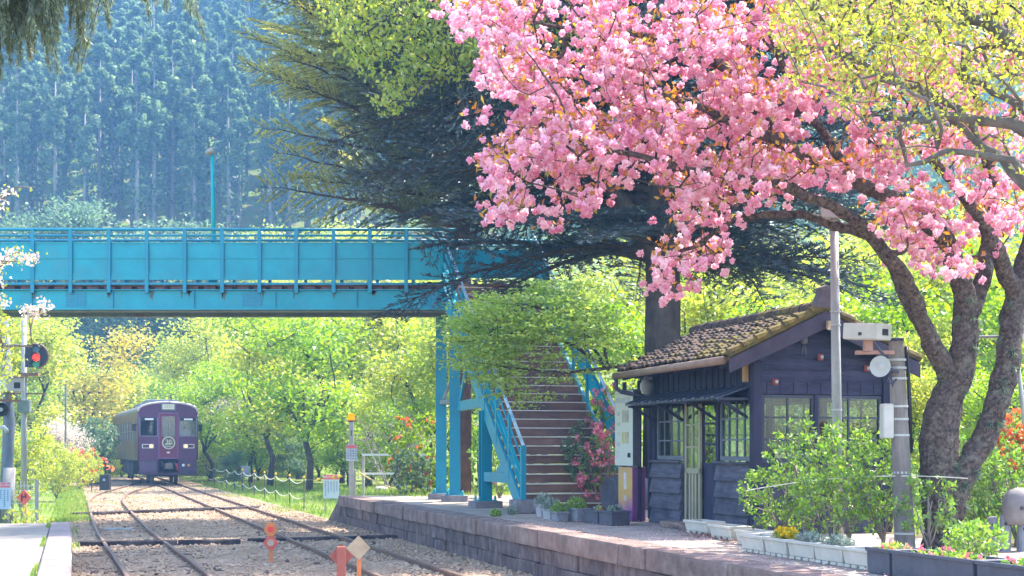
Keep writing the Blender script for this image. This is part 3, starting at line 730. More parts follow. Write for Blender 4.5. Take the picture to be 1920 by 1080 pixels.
for t, nm in ((0, 'left'), (SW, 'right')):
    off = -.03 if t == 0 else .03
    mb = MB(); mb.bar(st(.02, t+off, -.03), st(LR, t+off, RISE-.03), .05, .30, N.cross((U*LR+Vector((0, 0, RISE))).normalized())); 
    wb(mb, 'stringer', M_BLUE2, fbg)
    mb = MB(); q = [st(.25, t+off*1.6, sz(.25)+.42), st(LR, t+off*1.6, RISE+.42), st(LR, t+off*1.6, RISE+.95), st(.25, t+off*1.6, sz(.25)+.95)]
    e = N*.008*(1 if t else -1); mb.add(q+[p+e for p in q], [(0, 1, 2, 3), (4, 5, 6, 7), (0, 1, 5, 4), (1, 2, 6, 5), (2, 3, 7, 6), (3, 0, 4, 7)])
    if t: wb(mb, 'stair_panel', M_BLUE, fbg)
    else:
        mb = MB()
        for h in (.42, .62): mb.bar(st(.05, t+off, h), st(LR, t+off, RISE+h), .02, .07, N)
        wb(mb, 'stair_panel', M_BLUE, fbg)
    mb = MB(); hr = [st(.0, t+off, 1.17), st(LR, t+off, RISE+1.17)]; mb.tube(hr, .032, 8)
    wb(mb, 'handrail', mat('handrail_highlight', (.35, .5, .56), .25, .25, 6, spec=.9, stain=(.0, .25, .42), stain_amt=.8), fbg, smooth=True)  # sun highlight on the handrail put into its pale colour
    mb = MB(); mb.tube([st(.0, t+off, .88), st(LR, t+off, RISE+.88)], .02, 6); wb(mb, 'stair_rail', M_BLUE2, fbg, smooth=True)
    for k in range(8):
        l = .02+LR*k/7.2; mb = MB(); w_ = .09 if k == 0 else .055
        p = st(min(l, LR), t+off*1.2, sz(min(l, LR))); mb.box(p+Vector((0, 0, .53 if k else .56)), (w_, w_, 1.24), Matrix.Rotation(TH, 3, 'Z')); wb(mb, 'railing_post', M_BLUE2, fbg)
mb = MB(); mb.box(S0+N*-.03+U*.0+Vector((0, 0, .12)), (.42, .42, .24), Matrix.Rotation(TH, 3, 'Z')); mb.box(S0+N*.32-U*.12+Vector((0, 0, .05)), (.42, .3, .1), Matrix.Rotation(TH, 3, 'Z')); wb(mb, 'stair_footing', M_PLINTH, fbg, bevel=.02)
C3 = st(2.57, 0); hcol(C3.x, C3.y, ZP+.12, ZP+sz(2.57)-.15, .21, .2, TH, 'stair_column')
C4 = st(2.57, SW); hcol(C4.x, C4.y, ZP+.12, ZP+sz(2.57)-.15, .21, .2, TH, 'stair_column')
mb = MB(); mb.bar((A1[0]+.1, A1[1]-.12, 2.62), (C3.x, C3.y+.1, 2.62), .12, .2); wb(mb, 'knee_brace', M_BLUE2, fbg); mb = MB(); mb.bar((A1[0]+.12, A1[1]-.3, 2.7), tuple(st(3.9, 0, sz(3.9)-.15)), .04, .18)
wb(mb, 'knee_brace', M_BLUE2, fbg); mb = MB(); g0 = st(2.5, 0); g1 = st(.75, 0); mb.bar((g0.x, g0.y-.1, 1.17), (g1.x, g1.y, 1.17), .1, .18); mb.bar(tuple(st(1.7, 0, .66)), tuple(st(1.12, 0, .88)), .05, .2)
wb(mb, 'knee_brace', M_BLUE2, fbg)
# lamp on the bridge
lp_ = P(400, 455, BB+.12); lmp = thing('street_lamp', 'teal lamp post with a flat grey head standing up from the footbridge railing', 'street lamp', (lp_.x, lp_.y, 5.3))
M_TEAL = mat('teal_paint', (.0, .33, .36), .45, .12, 3)
MB().tube([(0, 0, 0), (0, 0, 1.6), (-.02, 0, 3.1)], [.06, .05, .04], 10).build('pole', M_TEAL, lmp, smooth=True)
hd = MB().lathe([(.03, 0), (.09, .02), (.115, .07), (.07, .12), (.02, .13)], 14, (-.07, 0, 3.06)).build('lamp_head', mat('lamp_grey', (.32, .29, .23), .5), lmp, smooth=True)
MB().bx(-.1, .1, -.08, .08, .0, .3).build('lamp_base', M_TEAL, lmp)
# ------------------------------------------------------------------ waiting shelter
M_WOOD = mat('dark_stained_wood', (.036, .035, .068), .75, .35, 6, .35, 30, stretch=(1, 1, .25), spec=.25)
M_WOOD_H = mat('dark_stained_boards', (.042, .04, .078), .75, .5, 5, .5, 24, stretch=(.3, .3, 2), stain=(.085, .075, .095), stain_amt=.7, spec=.25)
M_SLATE = mat('slate_painted_boards', (.092, .09, .122), .75, .4, 5, .6, 30, stretch=(.5, .5, 4), stain=(.045, .042, .065), stain_amt=.8, spec=.25)
M_BARGE = mat('barge_board', (.062, .05, .078), .7, .25, 5, .2, 30, spec=.25)
M_OLIVE = mat('olive_door_paint', (.30, .28, .19), .6, .15, 4)
M_FRAME = mat('window_frame_grey', (.13, .14, .17), .6, .2, 6)
M_FR2 = mat('dark_window_frame', (.05, .055, .08), .6, .2, 6)
M_TIN = mat('dark_tin', (.045, .048, .085), .45, .3, 6, .2, 20, spec=.5)
M_GUT = mat('gutter_brown', (.22, .15, .11), .5, .2, 4)
base = F(-1.6, 4.1, ZP)
sh = thing('waiting_shelter', 'small dark timber waiting shelter with mossy tiled gable roof on the platform', 'shelter', base, TH)
W, LN, EV = 2.05, 3.5, 2.28                          # width (x), length (y), wall height
def post(x, y, w=.11, h=EV): return MB().bx(x-w/2, x+w/2, y-w/2, y+w/2, .0, h)
for (x, y, w) in ((.055, .055, .13), (W-.055, .055, .13), (.055, LN-.055, .11), (W-.055, LN-.055, .11), (.055, 1.17, .09), (.055, 2.27, .09)):
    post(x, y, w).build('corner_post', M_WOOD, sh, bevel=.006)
def window(x0, x1, z0, z1, axis, off, nx, nz, name='window', parent=None, thick=.05, bar=.022, fm=None):
    fm = fm or M_FRAME
    fr = MB(); gl = MB()
    def bb(m, a, b, c, d, t0, t1):
        if axis == 'x': m.bx(a, b, off+t0, off+t1, c, d)
        else: m.bx(off+t0, off+t1, a, b, c, d)
    e = .04
    bb(fr, x0, x1, z0, z0+e*1.5, 0, thick); bb(fr, x0, x1, z1-e, z1, 0, thick); bb(fr, x0, x0+e, z0+e*1.5, z1-e, 0, thick); bb(fr, x1-e, x1, z0+e*1.5, z1-e, 0, thick)
    f = fr.build(name, fm, parent or sh)
    b = MB()
    for i in range(1, nx): c = x0+(x1-x0)*i/nx; bb(b, c-bar/2, c+bar/2, z0+e*1.5, z1-e, .012, thick-.012)
    for i in range(1, nz): c = z0+(z1-z0)*i/nz; bb(b, x0+e, x1-e, c-bar/2, c+bar/2, .006, thick-.016)
    b.build('glazing_bar', fm, f); bb(gl, x0+e, x1-e, z0+e*1.5, z1-e, thick*.5-.002, thick*.5+.002); gl.build('window_pane', GLASS, f)
    return f
# front wall (towards the track): window, doorway, window
def wains(y0, y1, x=0.0, n=4, z1=.93):
    m = MB()
    for i in range(n):
        z = z1*(n-i)/n; za = z1*(n-i-1)/n; fl = .004*i
        m.add([(x-.035-fl, y0, za), (x-.058-fl, y0, za+.004), (x-.014-fl, y0, z), (x-.005, y0, z), (x+.05, y0, za), (x-.035-fl, y1, za), (x-.058-fl, y1, za+.004), (x-.014-fl, y1, z), (x-.005, y1, z), (x+.05, y1, za)],
              [(0, 1, 2, 3, 4), (5, 6, 7, 8, 9), (0, 1, 6, 5), (1, 2, 7, 6), (2, 3, 8, 7), (3, 4, 9, 8), (4, 0, 5, 9)])
    m.bx(x-.075, x+.055, y0-.01, y1+.01, z1+.002, z1+.03)
    return m.build('wainscot', M_SLATE, sh)
wains(.12, 1.13); wains(2.31, LN-.04)
for (a, b) in ((.13, 1.12), (2.32, LN-.12)):
    w_ = window(a+.02, b-.02, .97, 1.83, 'y', .03, 4, 3)
    MB().bx(-.015, .1, a, b, 1.83, 1.9).build('lintel', M_WOOD_H, w_)
for (y0, y1) in ((.13, 1.12), (1.22, 2.22), (2.32, LN-.12)):   # curved corner brackets under the awning
    for (c, sg) in ((y0, 1), (y1, -1)):
        pl_ = [(0, 0)]+[(sg*(.2*(1-math.sin(a))), -.2*(1-math.cos(a))-.0) for a in [R(i*15) for i in range(7)]]
        MB().prism([(x, y) for x, y in pl_], .03, (.0, c, 1.84), (0, 1, 0), (0, 0, 1), (1, 0, 0)).build('bracket', M_WOOD, sh)
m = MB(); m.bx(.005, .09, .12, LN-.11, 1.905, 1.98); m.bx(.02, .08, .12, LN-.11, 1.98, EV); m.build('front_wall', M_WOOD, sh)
m = MB()
for k in range(17): y = .16+.195*k; m.bx(.0, .02, y-.02, y+.02, 1.98, EV-.02)
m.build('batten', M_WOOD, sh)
# sliding door, half open
d = MB(); x0, x1, y0, y1 = -.005, .03, 1.70, 2.24
for (a, b, c, e) in ((y0, y0+.06, .03, 1.84), (y1-.06, y1, .03, 1.84), (y0, y1, .03, .1), (y0, y1, .78, .85), (y0, y1, 1.79, 1.84)): d.bx(x0, x1, a, b, c, e)
for i in range(1, 4): c = y0+.06+(y1-y0-.12)*i/4; d.bx(x0+.004, x1-.008, c-.03, c+.03, .1, .78)
for z in (1.16, 1.48): d.bx(x0+.004, x1-.004, y0+.06, y1-.06, z-.012, z+.012)
d.bx(x0+.004, x1-.004, (y0+y1)/2-.015, (y0+y1)/2+.015, .85, 1.79)
dr = d.build('sliding_door', M_OLIVE, sh); MB().bx(.01, .014, y0+.06, y1-.06, .85, 1.79).build('door_pane', GLASS, dr); MB().bx(.018, .022, y0+.06, y1-.06, .1, .78).build('door_panel', M_WOOD, dr)
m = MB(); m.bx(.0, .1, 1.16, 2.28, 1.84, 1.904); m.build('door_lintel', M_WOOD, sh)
d = MB(); x0, x1, y0, y1 = .05, .08, 1.24, 1.76                        # second leaf behind
for (a, b, c, e) in ((y0, y0+.05, .03, 1.83), (y1-.05, y1, .03, 1.83), (y0, y1, .85, .93), (y0, y1, 1.78, 1.83)): d.bx(x0, x1, a, b, c, e)
for z in (1.2, 1.49): d.bx(x0, x1, y0+.05, y1-.05, z-.014, z+.014)
d.bx(x0+.01, x1-.01, y0+.05, y1-.05, .03, .85); d.build('sliding_door', M_WOOD, sh)
# awning of ribbed tin
m = MB(); n = 22
for i in range(n):
    a = .0+(LN-.12)*i/n+.1; b = a+(LN-.12)/n; zz = .018 if i % 2 else 0
    m.add([(.0, a, 1.97+zz), (.0, b-.03, 1.97+zz), (-.46, b-.03, 1.82+zz), (-.46, a, 1.82+zz), (.0, a, 1.955), (.0, b-.03, 1.955), (-.46, b-.03, 1.80), (-.46, a, 1.80)],
          [(0, 1, 2, 3), (4, 5, 6, 7), (0, 1, 5, 4), (1, 2, 6, 5), (2, 3, 7, 6), (3, 0, 4, 7)])
m.bx(-.47, .0, .1, .12, 1.78, 1.81); m.add([(-.0, .1, 1.79), (-.0, LN-.02, 1.79), (-.45, LN-.02, 1.79), (-.45, .1, 1.79), (-.0, .1, 1.80), (-.0, LN-.02, 1.80), (-.45, LN-.02, 1.797), (-.45, .1, 1.797)], [(0, 1, 2, 3), (4, 5, 6, 7), (0, 1, 5, 4), (1, 2, 6, 5), (2, 3, 7, 6), (3, 0, 4, 7)])
aw = m.build('awning', M_TIN, sh)
for y in (.2, 1.2, 2.3, LN-.14):
    b = MB(); b.bar((.0, y, 1.55), (-.40, y, 1.79), .03, .04); b.bx(-.44, .0, y-.02, y+.02, 1.762, 1.788); b.build('awning_bracket', M_WOOD, aw)
# gable wall (towards the camera)
XR, SL = .93, .47                                   # ridge position, roof slope
def rz_(x): return 2.93-abs(x-XR)*SL                # underside line of the roof
g = MB(); g.bx(.12, W-.12, .02, .09, 1.86, 2.03)
g.prism([(.0, 2.03), (W, 2.03), (W, rz_(W)-.06), (XR, rz_(XR)-.06), (.0, rz_(0)-.06)], .06, (0, .03, 0))
gw = g.build('gable_wall', M_WOOD_H, sh)
m = MB()
for z in (2.03, 2.2, 2.36, 2.52, 2.66): 
    xa = max(0.02, XR-(2.84-z)/SL); xb = min(W-.02, XR+(2.84-z)/SL); m.bx(xa, xb, .012, .03, z-.012, z+.012)
for k in range(9): x = .2+.2*k; m.bx(x-.008, x+.008, .01, .02, 1.87, 2.02)
m.build('cladding_strip', M_WOOD, gw)
window(.13, .90, .95, 1.85, 'x', .03, 2, 3, bar=.024, fm=M_FR2); window(.94, W-.13, .95, 1.85, 'x', .03, 2, 3, bar=.024, fm=M_FR2)
m = MB(); m.bx(.895, .945, .01, .08, .93, 1.86); m.bx(.12, W-.12, .005, .1, .89, .945); m.build('mullion', M_WOOD, sh)
m = MB(); m.bx(.1, W-.1, .03, .09, .0, .89)
for z in (.22, .45, .68): m.bx(.1, W-.1, .015, .03, z-.01, z+.01)
m.build('gable_panel', M_SLATE, sh)
# flared skirt at the corner
pr_ = [(-.02-.22*(1-z/.62)**2, z) for z in (0, .1, .2, .32, .45, .62)]
m = MB(); m.prism(pr_+[(.25, .62), (.3, 0)], .03, (.12, -.07, 0)); m.prism([(.0, .0), (.42, 0), (.36, .26), (.30, .5), (.05, .64)], .025, (.14, -.105, 0)); m.build('flared_skirt', M_SLATE, sh)
# back walls
window(.15, 1.7, .85, 1.85, 'y', W-.09, 3, 2, fm=M_FR2); window(1.8, LN-.15, .85, 1.85, 'y', W-.09, 3, 2, fm=M_FR2)
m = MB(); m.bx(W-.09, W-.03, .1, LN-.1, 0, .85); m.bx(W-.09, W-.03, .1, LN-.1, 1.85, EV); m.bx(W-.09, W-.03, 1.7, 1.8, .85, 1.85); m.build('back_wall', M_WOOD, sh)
window(.2, W-.2, .85, 1.85, 'x', LN-.09, 3, 2, fm=M_FR2)
m = MB(); m.bx(.1, W-.1, LN-.09, LN-.03, 0, .85); m.bx(.1, W-.1, LN-.09, LN-.03, 1.85, 2.03)
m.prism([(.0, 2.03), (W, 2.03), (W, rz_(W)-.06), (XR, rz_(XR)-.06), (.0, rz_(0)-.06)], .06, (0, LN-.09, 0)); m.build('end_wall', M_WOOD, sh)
m = MB(); m.bx(1.45, 1.85, .3, LN-.3, .4, .44)
for y in (.5, 1.7, 2.9): m.bx(1.5, 1.8, y-.03, y+.03, .0, .4)
m.build('inner_bench', M_WOOD_H, sh); MB().bx(.1, W-.1, .1, LN-.1, .0, .03).build('floor_slab', M_PAVE, sh)
# roof with rows of tiles
def moss_tiles():
    m, nt, ns, lk = new_mat('mossy_roof_tile')
    out = ns.new('ShaderNodeOutputMaterial'); b = ns.new('ShaderNodeBsdfPrincipled'); lk.new(b.outputs[0], out.inputs[0])
    tc = ns.new('ShaderNodeTexCoord')
    n1 = ns.new('ShaderNodeTexNoise'); n1.inputs['Scale'].default_value = 2.0; n1.inputs['Detail'].default_value = 9; n1.inputs['Roughness'].default_value = .72
    n2 = ns.new('ShaderNodeTexNoise'); n2.inputs['Scale'].default_value = 11; n2.inputs['Detail'].default_value = 6
    lk.new(tc.outputs['Object'], n1.inputs[0]); lk.new(tc.outputs['Object'], n2.inputs[0])
    r1 = ramp(ns, [(.35, (.05, .037, .034)), (.55, (.10, .068, .052)), (.75, (.15, .095, .065))]); lk.new(n2.outputs['Fac'], r1.inputs[0])
    sp = ns.new('ShaderNodeSeparateXYZ'); lk.new(tc.outputs['Object'], sp.inputs[0])
    mr = ns.new('ShaderNodeMapRange'); mr.inputs[1].default_value = 2.6; mr.inputs[2].default_value = 0.0; mr.inputs[3].default_value = -.06; mr.inputs[4].default_value = .10; lk.new(sp.outputs[1], mr.inputs[0])
    ad = ns.new('ShaderNodeMath'); lk.new(n1.outputs['Fac'], ad.inputs[0]); lk.new(mr.outputs[0], ad.inputs[1])
    r2 = ramp(ns, [(.50, (0, 0, 0)), (.64, (.8, .8, .8))]); lk.new(ad.outputs[0], r2.inputs[0])
    r3 = ramp(ns, [(.35, (.09, .085, .02)), (.6, (.17, .125, .025)), (.8, (.15, .16, .03))]); lk.new(n2.outputs['Fac'], r3.inputs[0])
    mx = ns.new('ShaderNodeMix'); mx.data_type = 'RGBA'; lk.new(r2.outputs[0], mx.inputs[0]); lk.new(r1.outputs[0], mx.inputs[6]); lk.new(r3.outputs[0], mx.inputs[7])
    lk.new(mx.outputs[2], b.inputs['Base Color']); b.inputs['Roughness'].default_value = .9; b.inputs['Specular IOR Level'].default_value = .2
    bp = ns.new('ShaderNodeBump'); bp.inputs['Strength'].default_value = .8; bp.inputs['Distance'].default_value = .02; lk.new(n2.outputs['Fac'], bp.inputs['Height']); lk.new(bp.outputs[0], b.inputs['Normal'])
    return m
M_TILE = moss_tiles(); rr = random.Random(21)
Y0, Y1 = -.2, LN+.28
def roof_side(x_eave, name):
    sg = 1 if x_eave > XR else -1; run = abs(x_eave-XR); n = 12; ang = math.atan(SL); m = MB()
    m.prism([(XR, 2.93), (x_eave, 2.93-run*SL), (x_eave, 2.97-run*SL), (XR, 2.97)], Y1-Y0, (0, Y0, 0)); ncol = 24; wt = (Y1-Y0)/ncol
    for i in range(n):
        xa = XR+sg*run*(i+1.12)/n; xb = XR+sg*run*(i-.1)/n
        for j in range(ncol):
            ya = Y0+wt*j; zj = rr.uniform(-.012, .016); tj = rr.uniform(-.012, .012)
            za, zb = 2.985-abs(xa-XR)*SL+.045+zj, 2.985-max(0, abs(xb-XR))*SL+.0+zj
            prof = [(0, .0), (.2, .018), (.5, .03), (.8, .012), (1.0, -.008)]
            vs = []
            for (x, z) in ((xa+sg*tj, za), (xb, zb)):
                for (q, h) in prof: vs.append((x, ya+wt*q*1.02, z+h))
            for (x, z) in ((xa+sg*tj, za-.03), (xb, zb-.03)):
                for (q, h) in prof: vs.append((x, ya+wt*q*1.02, z+h))
            f = [(k, k+1, k+6, k+5) for k in range(4)]+[(10+k, 11+k, 16+k, 15+k) for k in range(4)]+[(k, k+1, k+11, k+10) for k in range(4)]+[(0, 5, 15, 10), (4, 9, 19, 14)]
            m.add(vs, f)
    return m.build(name, M_TILE, sh)
rl = roof_side(-.46, 'roof'); rt = roof_side(2.36, 'roof')
m = MB(); k = 0; y = Y0-.02
while y < Y1:
    m.tube([(XR, y, 3.02), (XR, y+.3, 3.02)], [.095, .085], 10); y += .28
rdg = m.build('ridge_tile', M_TILE, rl, smooth=False)
m = MB(); m.prism([(-.15, 0), (.15, 0), (.13, .1), (.08, .2), (.09, .27), (0, .31), (-.09, .27), (-.08, .2), (-.13, .1)], .16, (XR, Y0-.06, 2.99)); m.build('ridge_end_tile', mat('dark_tile', (.11, .085, .095), .8, .3, 8), rl, bevel=.02)
# barge boards and verge tiles
for sg, xe in ((-1, -.46), (1, 2.36)):
    m = MB(); run = abs(xe-XR)
    m.prism([(XR, 2.95), (xe, 2.95-run*SL), (xe, 2.77-run*SL), (XR, 2.72)], .035, (0, Y0-.0355, 0)); bb_ = m.build('barge_board', M_BARGE, sh)
    m = MB(); n = 7
    for i in range(n):
        xa = XR+sg*run*i/n; xb = XR+sg*run*(i+1.06)/n; za = 3.035-run*i/n*SL; zb = 3.055-run*(i+1.06)/n*SL
        m.tube([(xa, Y0-.0, za-.02), (xb, Y0-.0, zb-.02)], [.055, .065], 8)
    m.build('verge_tile', M_TILE, bb_)
m = MB(); m.tube([(-.50, Y0+.06, 2.285), (-.50, Y1, 2.265)], .055, 10); gt = m.build('gutter', M_GUT, sh, smooth=True)
m = MB(); m.tube([(-.5, Y1-.05, 2.25), (-.5, Y1-.05, 2.08), (-.42, Y1-.05, 2.02), (-.05, LN-.0, 1.94), (-.02, LN+.03, 1.9), (-.02, LN+.03, .05)], .035, 8); m.build('downpipe', M_TIN, gt, smooth=True)
for y in [Y0+.3+.5*k for k in range(8)]: MB().bar((.03, y, 2.33), (-.44, y, 2.22), .05, .06).build('rafter', M_WOOD, sh)
m = MB(); m.bx(-.0, .1, Y0+.02, Y1-.02, EV, EV+.09); m.bx(W-.1, W, Y0+.02, Y1-.02, EV, EV+.09); m.build('wall_plate', M_WOOD, sh)
M_WHITEP = mat('grey_white_plastic', (.42, .44, .43), .5, .1, 5)
m = MB(); m.lathe([(.02, 0), (.05, .01), (.05, .1), (.02, .13)], 10, (.72, -.02, 2.53)); m.tube([(.72, .02, 2.6), (.60, -.03, 2.56), (.58, -.03, 2.66)], .012, 6); m.tube([(.72, -.01, 2.53), (.71, 0, 2.4)], .008, 4); m.tube([(.74, -.01, 2.53), (.76, 0, 2.38)], .008, 4); m.build('wall_lamp', M_FRAME, sh, smooth=True)
M_RB = mat('red_brown_knob', (.22, .05, .04), .5, .2, 6)
for x, z in ((.31, 2.02), (.98, 2.36), (1.68, 2.22)):
    o = MB().box((x, .0, z), (.09, .03, .09)).build('insulator_block', M_RB, sh, bevel=.01); MB().lathe([(.01, 0), (.022, .01), (.022, .03), (.01, .035)], 8, (x, -.015, z), Matrix.Rotation(R(90), 3, 'X')).build('insulator', M_WHITEP, o)
m = MB(); m.bx(.93, 1.0, Y0-.1, Y0-.036, 2.72, 2.82); m.bx(.915, 1.015, Y0-.11, Y0-.1, 2.70, 2.73); m.build('small_lantern', mat('lantern_cream', (.5, .42, .28), .6), sh)
MB().bx(-.075, -.015, Y0+.33, Y0+.4, 2.02, 2.28).build('eave_lantern', mat('lantern_amber', (.45, .28, .14), .6), sh)
dp = MB().tube([(W+.0, .0, 2.1), (W+.0, .0, .05)], .03, 8).build('downpipe', M_TIN, sh, smooth=True)
# loudspeaker under the eave
ls = thing('loudspeaker', 'round grey loudspeaker hung under the left end of the shelter eave', 'loudspeaker', F(-1.6+LN-.28, 4.1-.20, ZP+1.98), TH)
m = MB(); m.lathe([(.04, -.12), (.07, -.08), (.10, -.02), (.125, .0), (.12, .012), (.02, .01)], 18, (0, 0, .1), Matrix.Rotation(R(90), 3, 'X') @ Matrix.Rotation(R(12), 3, 'Y')); m.build('horn', M_WHITEP, ls, smooth=True)
MB().bar((0, .1, .1), (.12, .12, .2), .04, .04).build('bracket', M_TIN, ls)
m = MB()
for q in ((1.0, 1.78, -.18), (1.45, 2.2, -.2)): m.bx(-.42+.0, -.14, q[0], q[1], .0, .07+.02*(q[0] > 1.2))
o = thing('door_step', 'flat stone slabs in front of the shelter door', 'step', base, TH); m.build('step_slab', M_CAP, o, bevel=.02)
# ------------------------------------------------------------------ small things of the station
def at(name, label, cat, p, rz=0.0, group=None): return thing(name, label, cat, p, rz, group)
M_ORANGE = mat('orange_paint', (.60, .20, .06), .55, .15, 8, stain=(.4, .2, .12), stain_amt=.5)
M_REDP = mat('faded_red_paint', (.58, .10, .07), .55, .15, 8)
M_MAROON = mat('maroon_paint', (.34, .10, .07), .6, .2, 8, stain=(.22, .08, .06), stain_amt=.6)
M_BEIGE = mat('beige_back', (.42, .33, .22), .6, .2, 8)
M_GPOLE = mat('grey_pole', (.33, .34, .33), .6, .15, 4, stain=(.22, .2, .17), stain_amt=.5)
M_WPOLE = mat('weathered_pole', (.19, .165, .15), .85, .25, 5, .4, 25, stretch=(2, 2, .3), stain=(.29, .27, .255), stain_amt=.6)
M_BLUEGREY = mat('blue_grey_paint', (.22, .34, .44), .5, .15, 4)
M_YEL = mat('yellow_paint', (.75, .48, .02), .5, .1, 5); M_AMB = emit_mat('amber_glow', (1, .25, .005), .42)
M_BOX = mat('white_housing', (.50, .49, .45), .5, .1, 4, stain=(.4, .36, .3), stain_amt=.4)
M_ROPE = mat('pale_rope', (.65, .62, .5), .8, .2, 20)
M_CONCP = mat('concrete_post', (.42, .38, .36), .9, .15, 6)
def diamond(r): return [(0, r), (r, 0), (0, -r), (-r, 0)]
def disc(mb, r, c, th=.012, n=20): mb.lathe([(.001, 0), (r, 0), (r, th), (.001, th)], n, c, Matrix.Rotation(R(90), 3, 'X'))
# marker with two plates
p = G(508, 1055, -.09); o = at('track_marker', 'orange track marker with two stacked plates, red square above a round reflector', 'marker', p, .05)
MB().bx(-.03, .03, -.02, .02, 0, .5).build('post', M_ORANGE, o, bevel=.004)
m = MB(); m.prism([(-.05, .11), (.05, .11), (.11, .0), (.05, -.11), (-.05, -.11), (-.11, 0)], .012, (0, -.035, .53)); a = m.build('plate', M_ORANGE, o, bevel=.004)
MB().bx(-.038, .038, -.052, -.036, .49, .57).build('red_square', mat('bright_red', (.75, .05, .04), .45), a)
m = MB(); m.prism([(-.045, .10), (.045, .10), (.125, .0), (.045, -.10), (-.045, -.10), (-.125, 0)], .012, (0, -.035, .315)); b = m.build('plate', M_REDP, o, bevel=.004)
m = MB(); disc(m, .055, (0, -.036, .315)); m.build('reflector', M_BEIGE, b)
# two diamonds
p = F(-2.1, -.98, -.09); p = Vector(((640-HX)*17.3/F_PX, 17.3, -.09)); o = at('track_marker', 'maroon diamond track marker on a broad rusty post', 'marker', p, .15)
MB().bx(-.055, .055, -.03, .03, 0, .62).build('post', M_MAROON, o, bevel=.006); MB().prism(diamond(.15), .012, (0, .035, .5)).build('plate', M_MAROON, o)
p = Vector(((673-HX)*18.4/F_PX, 18.4, -.09)); o = at('track_marker', 'beige diamond track marker on a thin orange post', 'marker', p, .25)
MB().bx(-.025, .025, -.02, .02, 0, .66).build('post', M_ORANGE, o, bevel=.004); MB().prism(diamond(.155), .012, (-.01, -.04, .53)).build('plate', M_BEIGE, o)
p = Vector(((47-HX)*25.6/F_PX, 25.6, .0)); o = at('track_marker', 'red diamond marker on a wooden post beyond the concrete platform', 'marker', p, -.2)
MB().bx(-.03, .03, -.02, .02, 0, .95).build('post', mat('orange_wood', (.5, .28, .12), .8, .3, 6), o); a = MB().prism(diamond(.145), .012, (0, -.04, .84)).build('plate', M_REDP, o)
m = MB(); m.bx(-.05, -.03, -.048, -.041, .77, .9); m.bx(-.05, .05, -.048, -.041, .84, .86); m.bx(.02, .04, -.048, -.041, .84, .91); m.build('dark_mark', M_BLACK, a)
# signal
Ds = 37.0; sx = (45-HX)*Ds/F_PX
sg = at('railway_signal', 'railway signal on a grey pole showing one red light on a dark round board', 'signal', (sx, Ds, -.1), .12)
MB().tube([(0, 0, 0), (0, 0, 5.3)], [.085, .07], 12).build('pole', M_GPOLE, sg, smooth=True)
zh = zpx(668, Ds)+.1
m = MB(); m.lathe([(.01, 0), (.26, 0), (.29, -.0), (.29, .03), (.01, .03)], 24, (.33, -.1, zh), Matrix.Rotation(R(90), 3, 'X')); m.bx(.05, .34, -.12, -.1, zh-.29, zh+.29); hb = m.build('signal_board', mat('signal_dark', (.05, .06, .09), .5, .2, 5), sg)
m = MB(); m.tube([(.33+.305*math.cos(a), -.16, zh+.305*math.sin(a)) for a in [R(-80+10*i) for i in range(20)]], .022, 6); m.build('board_rim', mat('rim_brown', (.2, .12, .1), .6), hb, smooth=True)
for z, mt, nm in ((zh-.04, emit_mat('red_signal_glow', (1, .012, .008), 2.2), 'red_lens'), (zh+.16, mat('dark_lens', (.1, .18, .22), .2), 'dark_lens'), (zh-.22, mat('green_dark_lens', (.06, .3, .16), .25), 'dark_lens')):
    q = MB(); disc(q, .085, (.33, -.13, z), .02); q.build(nm, mt, hb)
    v = MB(); v.tube([(.33+.13*math.cos(a), -.13, z+.13*math.sin(a)) for a in [R(20*i) for i in range(10)]], .012, 4); v.tube([(.33+.13*math.cos(a), -.28, z+.13*math.sin(a)) for a in [R(20*i) for i in range(10)]], .012, 4); v.build('visor', M_BLACK, hb)
m = MB(); m.bx(-.05, .38, -.16, .12, zh-.50, zh-.43); m.bx(-.25, .55, -.03, .03, zh-.98, zh-.94); m.build('bracket', mat('rust_bracket', (.26, .14, .11), .7), sg)
m = MB(); m.bx(-.15, .16, -.14, .14, zh-1.45, zh-1.12); m.build('relay_box', mat('relay_green', (.16, .2, .18), .6), sg, bevel=.01)
m = MB()
for k in range(11): m.bx(.08, .24, -.01, .01, .5+.25*k, .52+.25*k)
m.build('rung', M_GPOLE, sg)
# cabinet behind the fence
o = at('control_cabinet', 'pale blue grey control cabinet on a dark post by the signal', 'cabinet', (sx-.02, 34.6, -.1), 0)
MB().bx(-.15, .16, -.1, .1, .62, 1.42).build('cabinet_box', M_BLUEGREY, o, bevel=.01); MB().bx(-.1, .12, -.06, .06, 0, .62).build('stand', M_UNDER, o); MB().bx(-.04, -.02, -.115, -.1, .95, 1.05).build('handle', M_BLACK, o)
# light railing
o = at('railing', 'thin pale wire railing with one grey post beside the cabinet', 'railing', ((69-HX)*34/F_PX, 34, -.1), 0)
MB().bx(-.035, .035, -.035, .035, 0, 1.08).build('post', M_CONCP, o); m = MB()
for k in range(7): m.bar((-.75, 0, .3+.105*k), (0, 0, .3+.105*k), .012, .012)
for k in range(9): m.bar((-.72+.085*k, 0, .86), (-.72+.085*k, 0, 1.04), .01, .01)
m.build('wire_panel', M_WHITE, o)
